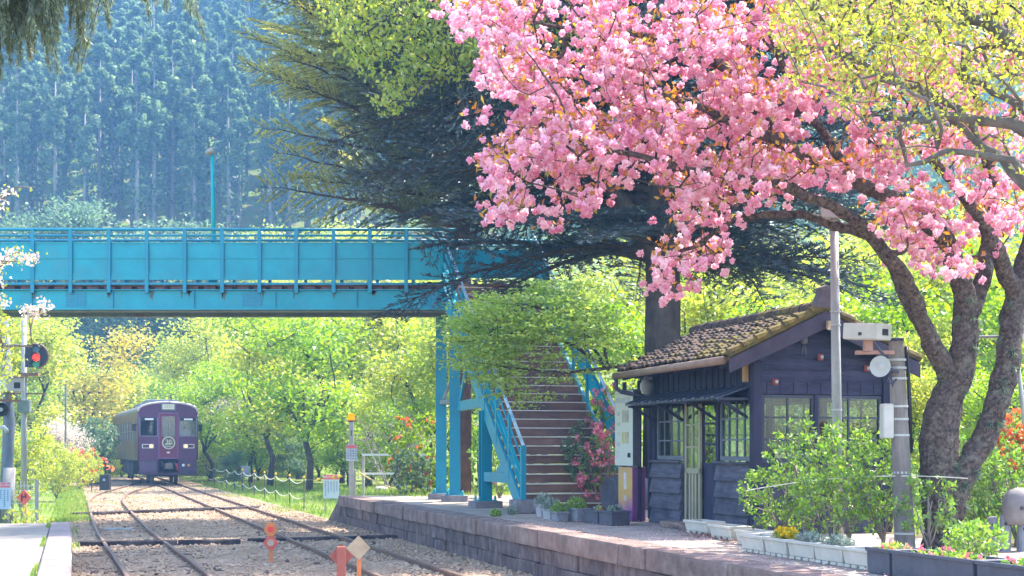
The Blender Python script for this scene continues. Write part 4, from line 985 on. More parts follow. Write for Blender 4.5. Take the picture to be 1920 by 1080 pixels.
# pole with camera box and horn at the left edge
Dp = 35.0; px_ = (9-HX)*Dp/F_PX
o = at('utility_pole', 'thick blue grey utility pole at the left with cracked lower end', 'pole', (px_, Dp, -.1), 0)
MB().tube([(0, 0, 0), (.1, 0, 2.4), (-.04, 0, 5.4)], [.15, .14, .11], 10).build('pole', mat('blue_grey_pole', (.17, .2, .25), .7, .2, 4), o, smooth=True)
MB().tube([(.03, 0, .0), (.1, 0, 1.35)], [.16, .16], 10).build('sleeve', M_CONCP, o, smooth=True)
c = at('security_camera', 'boxy security camera with reddish top on the thick pole', 'camera', P(22, 722, Dp-.4), .5)
m = MB(); m.box((0, 0, 0), (.42, .85, .34)); cb = m.build('housing', M_BOX, c, bevel=.015); MB().box((0, -.02, .19), (.48, .92, .03)).build('hood', mat('faded_pink_top', (.5, .3, .26), .6), cb)
MB().box((.05, -.43, -.02), (.14, .02, .14)).build('lens_window', M_BLACK, cb); m = MB(); m.bx(-.05, .05, -.1, .1, -.34, -.17); m.bx(-.5, .2, -.06, .06, -.40, -.34); m.build('arm', mat('rust_arm', (.3, .16, .12), .7), c)
c = at('loudspeaker', 'black horn loudspeaker on the thick pole at the left', 'loudspeaker', P(2, 768, Dp-.3), .3)
m = MB(); m.lathe([(.03, -.25), (.06, -.15), (.14, 0), (.17, .02), (.15, .02), (.05, -.1)], 16, (0, 0, 0), Matrix.Rotation(R(90), 3, 'X')); m.build('horn', M_BLACK, c, smooth=True); MB().lathe([(.01, 0), (.05, .02), (.01, .03)], 10, (0, -.04, 0), Matrix.Rotation(R(90), 3, 'X')).build('horn_driver', M_WHITEP, c)
o = at('street_lamp', 'short pipe lamp arm sticking out from the thick left pole', 'lamp', P(-8, 803, Dp-.25), 0); MB().tube([(0, 0, 0), (.2, 0, .02), (.26, 0, -.05), (.26, 0, -.12)], [.05, .055, .06, .05], 8).build('lamp_arm', M_WHITEP, o, smooth=True)
# warning signs
def sign(p, wdt, hgt, rz, label, legs=.5, head='線路内立入禁止', seed=1):
    o = at('warning_sign', label, 'sign', p, rz); rr = random.Random(seed)
    b = MB().bx(-wdt/2, wdt/2, -.01, .01, legs, legs+hgt).build('sign_board', mat('sign_pale_blue', (.50, .60, .68), .5, .05, 3), o)
    MB().bx(-wdt/2+.006, wdt/2-.006, -.014, -.0101, legs+hgt*.8, legs+hgt-.006).build('red_header', mat('sign_red', (.72, .16, .18), .5, .05, 3), b)
    text_mesh('header_lettering', head, hgt*.105, M_WHITE, b, Matrix.Translation((0, -.016, legs+hgt*.9)) @ FACE, .0008)
    m = MB()
    for c_ in range(5):
        x = wdt*(.36-.18*c_); z = legs+hgt*.74
        for k in range(rr.randint(5, 9)):
            s_ = hgt*.062; z -= s_*1.15
            if z < legs+.03: break
            m.bx(x-s_/2, x+s_/2, -.0145, -.0102, z+s_*.4, z+s_*.55); m.bx(x-s_*.1, x+s_*.1, -.0145, -.0102, z, z+s_*.9); m.bx(x-s_*.4, x+s_*.45, -.0145, -.0102, z+s_*.05*rr.random(), z+s_*.18)
    m.build('sign_lettering', mat('sign_ink', (.09, .16, .33), .6), b)
    m = MB(); m.bx(-wdt*.4, -wdt*.4+.03, .012, .04, 0, legs+hgt*.9); m.bx(wdt*.4-.03, wdt*.4, .012, .04, 0, legs+hgt*.9); m.build('leg', M_GPOLE, o); return o
g = G(621, 960, -.12); sign(((621-HX)*40/F_PX, 40, -.12), .44, .66, .08, 'white warning sign with red header standing behind the sloping platform end', .45, seed=4)
sign(((2-HX)*33/F_PX, 33, -.1), .44, .62, .0, 'white warning sign with red header at the left edge beside the cabinet', .42, seed=8)
# rope fence along the right of the tracks
FX = [388, 402, 424, 440, 455, 477, 496, 517, 543, 570]
fe = at('rope_fence', 'low fence of thin dark posts with sagging pale ropes beside the right track', 'fence', F(24, 2.15, -.12), 0)
fp = []
for i, px_ in enumerate(FX):
    k = (px_-HX)/F_PX; t = 2.15; s = (OX+t*N.x-k*(OY+t*N.y))/(k*U.y-U.x); q = F(s, t, -.12); fp.append(q)
    hgt = .95; m = MB(); m.tube([q, q+Vector((.0, 0, hgt))], .017, 6)
    po = wb(m, 'post', mat('fence_dark', (.10, .08, .07), .7, .3, 8), fe)
    if i > 3: 
        m = MB(); m.lathe([(.02, 0), (.035, .01), (.03, .06), (.01, .07)], 8, q+Vector((0, 0, hgt))); cpp = m.build('cap', M_YEL, None); cpp.parent = po
for h in (.9, .42):
    pts = []
    for a, b in zip(fp, fp[1:]):
        for j in range(6): f = j/6; pts.append(a*(1-f)+b*f+Vector((0, 0, h-.14*4*f*(1-f))))
    pts.append(fp[-1]+Vector((0, 0, h))); m = MB(); m.tube(pts, .013, 4); wb(m, 'rope', M_ROPE, fe)
# small grey box on posts further along
q = F(47.5, 3.1, -.12); o = at('notice_box', 'small grey box on two dark posts behind the rope fence', 'box', q, .0)
MB().bx(-.2, .2, -.1, .1, .55, 1.05).build('box_panel', M_BLUEGREY if False else mat('dull_grey', (.2, .22, .25), .7), o, bevel=.01); m = MB(); m.bx(-.2, -.15, -.04, .04, 0, .55); m.bx(.15, .2, -.04, .04, 0, .55); m.build('leg', M_UNDER, o)
# concrete post with beacon
Dq = 38.5; q = Vector(((660-HX)*Dq/F_PX, Dq, .3)); o = at('beacon_post', 'concrete post with an orange beacon on top behind the platform end', 'post', q, .1)
MB().bx(-.085, .05, -.08, .08, -.4, 2.13).build('post', M_CONCP, o, bevel=.01); MB().bx(.05, .11, -.05, .05, -.4, .85).build('stub_post', M_CONCP, o, bevel=.01)
MB().lathe([(.09, 0), (.09, .1), (.08, .16), (.03, .18)], 14, (-.02, 0, 2.17)).build('beacon', M_AMB, o, smooth=True); MB().lathe([(.06, 0), (.1, .02), (.1, .05), (.06, .06)], 14, (-.02, 0, 2.12)).build('beacon_base', M_TIN, o)
b = MB().bx(-.16, .14, -.105, -.09, 1.08, 1.52).build('notice_plate', mat('plate_grey', (.45, .48, .52), .6), o); MB().bx(-.15, .13, -.108, -.1055, 1.42, 1.51).build('red_header', MATS['sign_red'], b)
m = MB(); 
for k in range(4):
    for j in range(4): m.bx(-.12+.07*j, -.09+.07*j, -.1085, -.1055, 1.14+.065*k, 1.165+.065*k)
m.build('plate_lettering', MATS['sign_ink'], b); MB().bx(-.03, -.01, -.09, -.08, 1.75, 1.9).build('slot', M_BLACK, o)
# striped rope from the fence to the post
a = fp[-1]+Vector((.1, 0, .9)); b = q+Vector((-.12, -.05, .72)); o = at('warning_rope', 'dark rope with yellow sleeves strung from the fence to the beacon post', 'rope', a, 0)
pts = [a*(1-f)+b*f+Vector((0, 0, -.12*f*(1-f))) for f in [i/10 for i in range(11)]]; wb(MB().tube(pts, .014, 5), 'rope', M_BLACK, o)
for f in (.28, .46, .64, .80):
    c0 = a*(1-f)+b*f+Vector((0, 0, -.12*f*(1-f))); c1 = a*(1-f-.075)+b*(f+.075)+Vector((0, 0, -.12*f*(1-f))); wb(MB().tube([c0, c1], .035, 8), 'yellow_sleeve', M_YEL, o)
# guard rail with white bars
gq = Vector(((681-HX)*38/F_PX, 38, .35)); o = at('guard_rail', 'white barred guard rail half hidden by shrubs behind the platform', 'guard rail', gq, 0)
m = MB(); 
for x in (0, .95, 1.75): m.bx(x-.03, x+.03, -.03, .03, -.3, 1.22)
m.build('post', M_CONCP, o); m = MB(); m.bar((-.03, -.04, 1.2), (1.8, -.04, 1.2), .06, .05); m.bar((-.03, -.04, .70), (1.8, -.04, .70), .06, .05); m.build('bar', M_WHITE, o)
pts = [Vector((.0-.12, -.1, .75))*(1-f)+Vector((1.35, -.6, .25))*f+Vector((0, 0, -.45*f*(1-f))) for f in [i/10 for i in range(11)]]
o2 = at('pale_rope', 'pale yellow rope sagging in front of the guard rail', 'rope', gq, 0); MB().tube(pts, .022, 6).build('rope', mat('yellow_rope', (.62, .48, .2), .8, .2, 12), o2)
o = at('garden_stone', 'rounded pale stone on the grass behind the platform', 'stone', G(715, 921, ZP-.03), .3); m = MB().lathe([(.05, -.05), (.2, 0), (.22, .06), (.15, .12), (.03, .14)], 12); m.build('stone', mat('pale_stone', (.38, .34, .31), .9, .25, 6), o, smooth=True, bevel=0)
# thin pole, switch stand, small marker
o = at('thin_pole', 'thin dark pole standing in the bushes left of the railcar', 'pole', ((123-HX)*58/F_PX, 58, 0), 0); MB().tube([(0, 0, -.1), (0, 0, 4.3)], .045, 8).build('pole', mat('pole_green_grey', (.16, .18, .16), .7), o)
q = Vector(((197-HX)*62/F_PX, 62, -.12)); o = at('switch_stand', 'black switch stand with a red topped lever left of the railcar', 'switch stand', q, 0)
m = MB(); m.bx(-.2, .22, -.18, .18, 0, .72); m.bx(-.26, .28, -.24, .24, 0, .06); b = m.build('case', M_BLACK, o, bevel=.03); m = MB(); m.tube([(.0, 0, .7), (.02, 0, 1.15), (.05, -.1, 1.2)], .035, 6); m.lathe([(.05, 0), (.14, .04), (.14, .1), (.05, .13)], 10, (.02, 0, .95)); m.build('lever', M_BLACK, o)
MB().lathe([(.03, -.05), (.09, 0), (.03, .05)], 10, (.04, -.05, 1.38)).build('red_lamp', M_REDP, o); MB().bx(-.05, .06, -.2, -.185, .45, .55).build('plate', M_BLUEGREY, o)
o = at('lever_post', 'thin black lever with a round knob beside the switch stand', 'lever', ((172-HX)*60/F_PX, 60, -.12), 0); m = MB(); m.tube([(0, 0, 0), (0, 0, .55)], .02, 6); m.lathe([(.02, -.08), (.1, -.04), (.1, .04), (.02, .08)], 10, (0, 0, .55)); m.build('lever', M_BLACK, o)

# ------------------------------------------------------------------ platform furniture
# display board on a coloured base
o = at('display_board', 'white display board above a yellow and purple box beside the shelter', 'display board', F(2.1, 3.86, ZP), TH)
def sunset():
    m, nt, ns, lk = new_mat('yellow_purple_print'); out = ns.new('ShaderNodeOutputMaterial'); b = ns.new('ShaderNodeBsdfPrincipled'); lk.new(b.outputs[0], out.inputs[0])
    tc = ns.new('ShaderNodeTexCoord'); sp = ns.new('ShaderNodeSeparateXYZ'); lk.new(tc.outputs['Object'], sp.inputs[0]); nz = ns.new('ShaderNodeTexNoise'); nz.inputs['Scale'].default_value = 4; lk.new(tc.outputs['Object'], nz.inputs[0])
    ma = ns.new('ShaderNodeMath'); ma.operation = 'MULTIPLY_ADD'; ma.inputs[1].default_value = .35; lk.new(nz.outputs['Fac'], ma.inputs[0]); lk.new(sp.outputs[2], ma.inputs[2])
    rp = ramp(ns, [(.2, (.15, .04, .24)), (.38, (.30, .09, .28)), (.5, (.50, .27, .12)), (.75, (.52, .33, .09)), (.95, (.5, .3, .14))]); lk.new(ma.outputs[0], rp.inputs[0]); lk.new(rp.outputs[0], b.inputs['Base Color']); b.inputs['Roughness'].default_value = .5; return m
bx_ = MB().bx(0, .22, 0, .6, 0, .85).build('base_box', mat('purple_side', (.17, .05, .16), .5, .2, 3), o, bevel=.008)
MB().bx(-.004, -.001, .005, .595, .01, .845).build('printed_panel', sunset(), bx_)
m = MB(); m.bx(-.008, -.0045, .25, .36, .5, .76); m.bx(-.008, -.0045, .26, .35, .32, .4); m.build('printed_label', mat('label_lilac', (.5, .46, .5), .6), bx_)
bd = MB().bx(-.03, .09, -.10, .68, .86, 2.06).build('board_case', mat('board_dark_side', (.06, .06, .08), .6), o, bevel=.006)
MB().bx(-.034, -.031, -.09, .67, .87, 2.05).build('white_panel', mat('board_white', (.50, .53, .50), .45, .06, 3), bd)
def pic(y0, y1, z0, z1, mt): MB().bx(-.037, -.0345, y0, y1, z0, z1).build('picture', mt, bd)
M_PA = mat('print_tan', (.36, .33, .27), .6, .3, 9); M_PB = mat('print_yellow', (.42, .37, .15), .6, .3, 9)
for k in range(3): pic(.07+.10*k, .15+.10*k, 1.55, 1.74, M_PA)
for k in range(3): pic(.07+.10*k, .15+.10*k, 1.22, 1.40, M_PB if k else M_PA)
MB().bx(-.037, -.0345, .02, .62, 1.86, 1.94).build('heading_band', mat('print_grey', (.38, .41, .42), .6), bd)
m = MB()
for k in range(4): m.bx(-.037, -.0345, .44, .58, 1.18+.16*k, 1.24+.16*k)
m.bx(-.037, -.0345, .48, .6, .98, 1.1); m.build('printed_lines', mat('print_lines', (.42, .45, .45), .6), bd)
m = MB(); m.bx(-.055, -.034, .0, .015, 1.0, 1.07); m.bx(-.055, -.034, .06, .075, 1.0, 1.07); m.build('latch', M_BLACK, bd)
m = MB(); m.bx(.085, .14, -.03, .02, 0, 2.2); m.bx(.085, .14, .6, .65, 0, 2.2); m.build('post', M_WOOD, o)
# barrel lying behind the planters
c = P(1140, 916, 25.3); o = at('wooden_barrel', 'dark barrel lying on its side among pink azaleas', 'barrel', (c.x, c.y, ZP), TH+R(8))
m = MB(); rm = Matrix.Rotation(R(90), 3, 'Y'); m.lathe([(.01, .02), (.25, .02), (.27, 0), (.285, .0), (.33, .25), (.34, .4), (.31, .62), (.28, .75), (.01, .75)], 22, (0, 0, .34), rm); b = m.build('staves', mat('barrel_wood', (.085, .08, .10), .8, .3, 5, .3, 20, stretch=(.3, 1, 1)), o, smooth=True)
for x, r in ((.1, .308), (.55, .325)): MB().lathe([(r-.02, -.02), (r+.004, -.02), (r+.006, .02), (r-.02, .02)], 22, (x, 0, .34), rm).build('hoop', M_TIN, b)
# planters
M_PLP = mat('pale_planter', (.36, .34, .36), .6, .15, 5, stain=(.25, .22, .2), stain_amt=.4); M_PLW = mat('white_planter', (.56, .51, .44), .55, .12, 5, stain=(.38, .33, .27), stain_amt=.5)
M_PLG = mat('grey_wood_planter', (.22, .22, .25), .75, .25, 4, .3, 20, stretch=(.5, 3, 3)); M_PLD = mat('charcoal_planter', (.075, .075, .10), .6, .25, 5, .2, 30); M_SOIL = mat('soil', (.06, .045, .035), .95, .3, 12)
def trough(p, rz, L, Wd, H, material, label, group=None, feet=True, taper=.82, name='planter'):
    o = at(name, label, 'planter', p, rz, group); a, b = L/2, Wd/2; ta, tb = a*taper if taper < .95 else a, b*taper
    ta = a-(b-tb); z0 = .03 if feet else 0
    m = MB(); m.add([(-ta, -tb, z0), (ta, -tb, z0), (ta, tb, z0), (-ta, tb, z0), (-a, -b, H), (a, -b, H), (a, b, H), (-a, b, H)], [(0, 1, 2, 3), (0, 1, 5, 4), (1, 2, 6, 5), (2, 3, 7, 6), (3, 0, 4, 7)])
    for (x0, x1, y0, y1) in ((-a-.012, a+.012, -b-.012, -b+.012), (-a-.012, a+.012, b-.012, b+.012), (-a-.012, -a+.012, -b+.012, b-.012), (a-.012, a+.012, -b+.012, b-.012)): m.bx(x0, x1, y0, y1, H-.03, H+.004)
    bd_ = m.build('trough', material, o, bevel=.005)
    if feet:
        f = MB()
        for x in (-ta*.85, -ta*.3, ta*.3, ta*.85): f.bx(x-.05, x+.05, -tb, tb, 0, .028)
        f.build('foot', material, o)
    MB().bx(-a+.013, a-.013, -b+.013, b-.013, H-.05, H-.035).build('soil', M_SOIL, o); return o
r_u = TH+R(90)
a0, a1 = G(1303, 1000, ZP), G(1402, 1022, ZP)
for k in range(3):
    f = (k+.0)/2; trough(a0*(1-f)+a1*f+Vector((.12, 0, 0)), r_u+R((2, -1, 1)[k]), .66, .27, .17, M_PLW, ('white plastic trough planter nearest the shelter doorway', 'middle one of three empty white troughs before the shelter', 'white trough planter nearest the brown leaf litter before the shelter')[k], 'white troughs in front of the shelter')
PL2 = []
b0, b1 = G(1528, 1052, ZP), G(1688, 1073, ZP)
labs = ('white trough with bare soil at the shelter end of the second row', 'white trough holding yellow pansies', 'white trough holding pale leafy plants beside the yellow pansies', 'white trough at the foot of the weathered pole', 'white trough touching the charcoal planter')
d0, d1 = F(-4.55, 2.72, ZP), F(-6.75, 2.72, ZP)
for k in range(5):
    f = k/4; p = d0*(1-f)+d1*f; PL2.append(p); trough(p, r_u+R((1, -2, 1, 2, -1)[k]), .535, .27, .19, M_PLW, labs[k], 'white troughs along the shrubs')
PD = []
for k, (s0, s1) in enumerate(((-7.12, -7.5), (-7.54, -8.75), (-8.8, -9.8))):
    p = F((s0+s1)/2, 2.66, ZP); PD.append(p); trough(p, r_u, s0-s1, .36, .23, M_PLD, ('short charcoal planter box with small red flowers', 'long charcoal planter box with creeping plants', 'charcoal planter box with creepers at the corner of the platform row')[k], 'charcoal planter boxes', feet=False, taper=.97)
PL1 = []
spec = [(1019, 970, .24, .2, .21, M_PLP, 'tall pale pot with grey green plants by the stair footing', .8), (1034, 974, .3, .2, .17, M_PLP, 'second pale pot with grey green plants beside the stairs', .85), (1049, 977, .24, .2, .15, M_PLG, 'small grey pot with light green flowering plants', .85),
        (1080, 976, .66, .26, .2, M_PLG, 'long grey wooden planter with light green plants', .97), (1122, 981, .5, .26, .2, M_PLD, 'charcoal planter box holding a yellow pansy', .97), (1152, 984, .46, .3, .21, M_PLD, 'charcoal planter box with grey leaves beside the display board', .97)]
for (x, y, l_, w_, h_, mt, lb, tpv) in spec:
    p = G(x, y, ZP); PL1.append((p, h_)); trough(p, r_u+R(4), l_, w_, h_, mt, lb, 'planters between the stairs and the shelter', False, tpv)

# slender steel pole before the gable
q = Vector(((1568-HX)*17.6/F_PX, 17.6, ZP)); o = at('steel_pole', 'slender pale steel pole with clamp bands in front of the shelter gable', 'pole', q, 0)
MB().tube([(.03, 0, 0), (0, 0, 2.0), (-.03, 0, zpx(395, 17.6)-ZP)], [.062, .058, .048], 14).build('pole', M_GPOLE, o, smooth=True)
for y in (586, 611, 770, 905): z = zpx(y, 17.6)-ZP; MB().lathe([(.06, 0), (.066, 0), (.066, .02), (.06, .02)], 14, (.03*(1-z/2) if z < 2 else -.03*(z-2)/2, 0, z)).build('clamp_band', M_WHITEP, o)
MB().bx(-.18, .06, -.1, .06, zpx(410, 17.6)-ZP, zpx(385, 17.6)-ZP).build('top_box', M_WHITEP, o, bevel=.01)
# weathered pole with camera, horn, box
Dw = 16.2; q = G(1697, 1031, ZP); Dw = q.y; o = at('utility_pole', 'weathered grey wooden pole with metal bands beside the shelter', 'pole', q, 0)
def wx(y): return (1697-17*(1031-y)/391-HX)*Dw/F_PX-q.x
zt = zpx(640, Dw)-ZP
MB().tube([(0, 0, 0), (wx(835), 0, zpx(835, Dw)-ZP), (wx(640), 0, zt)], [.115, .1, .082], 14).build('pole', M_WPOLE, o, smooth=False)
MB().lathe([(.09, 0), (.09, .03), (.02, .045)], 14, (wx(640), 0, zt)).build('pole_cap', M_TIN, o)
for y in (675, 690, 710, 762, 786, 816, 886, 1000): z = zpx(y, Dw)-ZP; MB().lathe([(.1, -.012), (.117 if y > 900 else .104, -.012), (.117 if y > 900 else .104, .012), (.1, .012)], 14, (wx(y), 0, z)).build('clamp_band', M_WHITEP, o)
MB().bx(wx(790)-.2, wx(790)-.08, -.08, .1, zpx(822, Dw)-ZP, zpx(757, Dw)-ZP).build('junction_box', M_BOX, o, bevel=.012)
m = MB(); m.tube([(wx(640)+.12, .02, zpx(650, Dw)-ZP), (wx(740)+.13, .02, zpx(740, Dw)-ZP), (wx(846)+.12, .02, zpx(846, Dw)-ZP)], .022, 6); m.build('cable_conduit', M_BLACK, o, smooth=True)
c = P(1650, 640, Dw-.05); o = at('security_camera', 'long white box security camera on top of the weathered pole', 'camera', (c.x, c.y, c.z), 0)
cc = P(1626, 622, Dw-.25)-c; rm = Matrix.Rotation(R(40), 3, 'Z')
m = MB(); m.box(cc, (.26, .47, .18), rm @ Matrix.Rotation(R(4), 3, 'X')); hbx = m.build('housing', M_BOX, o, bevel=.012)
MB().box(cc+rm @ Vector((0, -.238, -.02)), (.1, .008, .07), rm).build('lens_window', M_BLACK, hbx); MB().box(cc+rm @ Vector((-.132, .0, -.03)), (.008, .04, .035), rm).build('badge', M_BLACK, hbx)
m = MB(); m.box(cc+Vector((.02, .05, -.15)), (.09, .09, .12)); m.box(cc+Vector((.12, .15, -.22)), (.42, .1, .04)); m.build('arm', mat('pink_brown_arm', (.38, .22, .18), .7, .2, 4), o)
m = MB(); m.tube([cc+Vector((.08, .08, -.1)), cc+Vector((.2, .1, -.25)), cc+Vector((.32, .2, -.45))], .012, 5); m.tube([cc+Vector((.1, .1, -.1)), cc+Vector((.24, .1, -.28)), cc+Vector((.34, .2, -.6))], .009, 5); m.build('cable', M_TIN, o)
c = P(1650, 687, Dw-.2); o = at('loudspeaker', 'round pale loudspeaker horn on the weathered pole beside the gable', 'loudspeaker', c, R(-35))
m = MB(); m.lathe([(.03, .15), (.05, .1), (.06, .05), (.115, .02), (.12, 0), (.11, .0), (.06, .02), (.03, .0), (.01, -.01)], 18, (0, 0, 0), Matrix.Rotation(R(-90), 3, 'X')); m.build('horn', M_WHITEP, o, smooth=True); m = MB(); m.bar((0, .12, 0), (.14, .2, -.06), .03, .03); m.tube([(.1, .1, -.1), (.07, .05, -.16), (.12, .05, -.2), (.15, .1, -.14)], .012, 6); m.build('bracket', M_TIN, o)
# support frame of pipes round the tree
q = G(1947, 1030, ZP); o = at('pipe_frame', 'thin grey pipe frame with one cross bar before the cherry trunks', 'pipe frame', q, 0)
tp_ = P(1893, 540, q.y)-q; MB().tube([(0, 0, 0), tp_], .024, 8).build('upright_pipe', M_GPOLE, o, smooth=True)
aa = P(1912, 630, q.y-.05)-q; bb2 = P(1800, 633, q.y+1.2)-q; MB().tube([aa, bb2], .018, 8).build('cross_pipe', M_GPOLE, o, smooth=True); MB().box(aa, (.07, .07, .06)).build('clamp', M_WHITEP, o)
# wire
a = P(1400, 920, 17.2); b = P(1815, 897, 15.6); o = at('tie_wire', 'thin pale wire strung through the shrubs to the cherry trunk', 'wire', a, 0)
pts = [a*(1-f)+b*f+Vector((0, 0, .12*f*(1-f)*4*(.7))) for f in [i/14 for i in range(15)]]; wb(MB().tube(pts, .006, 4), 'wire', M_ROPE, o)
# rounded stone on log posts
q = G(1905, 1032, ZP); o = at('carved_stone', 'big rounded grey stone with carved marks raised on log posts', 'stone', (q.x+.04, q.y, ZP), .3)
m = MB().lathe([(.05, .28), (.16, .29), (.185, .35), (.19, .5), (.175, .60), (.12, .67), (.03, .70)], 22); sb_ = m.build('stone_block', mat('warm_grey_stone', (.23, .195, .19), .85, .2, 5, .3, 30, stain=(.15, .14, .14), stain_amt=.5), o, smooth=True)
m = MB(); 
for k in range(3): m.bx(-.11+.035*k, -.1+.035*k, -.19, -.165, .46, .5)
m.bx(-.12, -.03, -.19, -.165, .475, .485); m.build('carved_mark', mat('carved_dark', (.1, .09, .1), .9), sb_)
M_LOG = mat('grey_log', (.24, .24, .27), .85, .3, 5, .5, 25, stretch=(2, 2, .4))
for k, (x, y, r, h) in enumerate(((-.27, .1, .055, .37), (-.155, .02, .062, .40), (.02, -.06, .075, .33))):
    l_ = at('log_post', ('thin grey log post, the one farthest from the carved stone', 'grey log post between the thin log and the carved stone', 'thick grey log post directly under the carved stone')[k], 'log', (q.x+.04+x, q.y+y, ZP), 0, 'log posts beside the carved stone'); MB().tube([(0, 0, -.02), (.005, 0, h-.06), (.0, 0, h)], [r, r*.97, r*.9], 12).build('log', M_LOG, l_, smooth=False)
    MB().lathe([(.001, 0), (.02, 0), (.02, .006), (.001, .006)], 8, (-.01, -r, h*.75), Matrix.Rotation(R(90), 3, 'X')).build('knot', M_BLACK, l_)
# ------------------------------------------------------------------ plants
M_BARK = mat('bark_dark', (.075, .06, .058), .95, .4, 4, .9, 14, stretch=(1.5, 1.5, .4), stain=(.16, .14, .10), stain_amt=.6, spec=.1)
M_BARKC = mat('cherry_bark', (.085, .062, .055), .95, .75, 26, 1.0, 40, col2=(.19, .145, .12), stain=(.20, .19, .15), stain_amt=.7, spec=.15)
M_BARKR = mat('bark_reddish', (.10, .065, .055), .95, .35, 4, .9, 14, spec=.1)
M_TWIG = mat('pale_twig', (.24, .20, .17), .9, .25, 8, spec=.1)
L_YG = leaf_mat('leaf_yellow_green', [(.0, (.18, .26, .04)), (.4, (.32, .39, .06)), (.75, (.48, .49, .08)), (1, (.62, .54, .11))], .58)
L_GR = leaf_mat('leaf_bright_green', [(.0, (.10, .20, .02)), (.5, (.22, .36, .03)), (1, (.42, .48, .05))], .58)
L_OR = leaf_mat('leaf_orange_green', [(.0, (.26, .32, .05)), (.5, (.44, .42, .07)), (1, (.60, .36, .10))], .5)
L_BG = leaf_mat('leaf_blue_green', [(.0, (.06, .11, .07)), (.5, (.13, .21, .12)), (1, (.28, .36, .16))], .4, .03)
L_PB = leaf_mat('pale_blossom', [(.0, (.55, .42, .40)), (.6, (.70, .58, .54)), (1, (.40, .38, .16))], .45)
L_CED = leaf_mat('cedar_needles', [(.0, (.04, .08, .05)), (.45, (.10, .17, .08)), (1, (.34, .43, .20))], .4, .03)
L_FIRA = leaf_mat('fir_needles_lit_olive', [(.0, (.035, .058, .055)), (.35, (.09, .12, .08)), (.7, (.22, .25, .10)), (1, (.50, .46, .10))], .4, .08)
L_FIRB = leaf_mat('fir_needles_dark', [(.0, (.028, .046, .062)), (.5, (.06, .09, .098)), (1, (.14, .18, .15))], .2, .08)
L_DROOP = leaf_mat('drooping_needles', [(.0, (.09, .13, .09)), (.5, (.15, .20, .13)), (1, (.30, .36, .18))], .4, .06)
L_PINK = leaf_mat('cherry_petal', [(.0, (.74, .30, .43)), (.35, (.85, .48, .60)), (.7, (.91, .64, .72)), (1, (.94, .80, .83))], .45, .0)
L_BRZ = leaf_mat('bronze_leaf', [(.0, (.32, .12, .03)), (.5, (.52, .24, .04)), (.85, (.56, .36, .06)), (1, (.25, .3, .05))], .5)
L_MAP = leaf_mat('maple_leaf', [(.0, (.18, .29, .06)), (.5, (.32, .44, .08)), (1, (.48, .54, .10))], .5)
L_SHR = leaf_mat('shrub_leaf', [(.0, (.09, .19, .04)), (.5, (.20, .36, .05)), (1, (.38, .50, .07))], .45, .06)
L_AZP = leaf_mat('azalea_pink', [(.0, (.74, .15, .22)), (1, (.84, .34, .40))], .35, .0)
L_AZO = leaf_mat('azalea_orange', [(.0, (.70, .10, .06)), (1, (.78, .26, .12))], .35, .0)
L_GRS = leaf_mat('grass_blade', [(.0, (.10, .17, .03)), (.5, (.20, .30, .05)), (1, (.34, .38, .09))], .5, .04)
L_GREY = leaf_mat('grey_green_leaf', [(.0, (.16, .21, .17)), (1, (.34, .40, .33))], .3)
L_YFL = leaf_mat('yellow_petal', [(.0, (.75, .45, .02)), (1, (.85, .62, .04))], .3, .0)
L_LIT = leaf_mat('dry_leaf', [(.0, (.16, .07, .045)), (.6, (.30, .15, .10)), (1, (.45, .27, .2))], .2)

def inpoly(pts, poly):
    x, y = pts[:, 0], pts[:, 1]; c = np.zeros(len(pts), bool); n = len(poly)
    for i in range(n):
        x0, y0 = poly[i]; x1, y1 = poly[(i+1) % n]
        m = ((y0 > y) != (y1 > y)) & (x < (x1-x0)*(y-y0)/(y1-y0+1e-9)+x0); c ^= m
    return c
def region(rng, poly, n, D0, D1, keep=None):
    """n points of the place filling the outline POLY between the distances D0 and D1"""
    poly = np.array(poly, float); lo, hi = poly.min(0), poly.max(0); out = np.zeros((0, 2))
    while len(out) < n:
        q = lo+(hi-lo)*rng.random((n*3, 2)); q = q[inpoly(q, poly)]
        if keep is not None: q = q[rng.random(len(q)) < keep(q[:, 0], q[:, 1])]
        out = np.vstack([out, q])
    out = out[:n]; D = D0+(D1-D0)*rng.random(n)
    return np.stack([(out[:, 0]-HX)*D/F_PX, D, CZ+(HY-out[:, 1])*D/F_PX], 1)
def loc(o, child):                                  # put a part given in world coordinates under its thing
    child.parent = o; child.matrix_parent_inverse = Matrix.Translation(-Vector(o.location)); return child
def seg(*pts):                                      # limb given as (px, py, distance, radius)
    return [(*P(x, y, D), r) for x, y, D, r in pts]

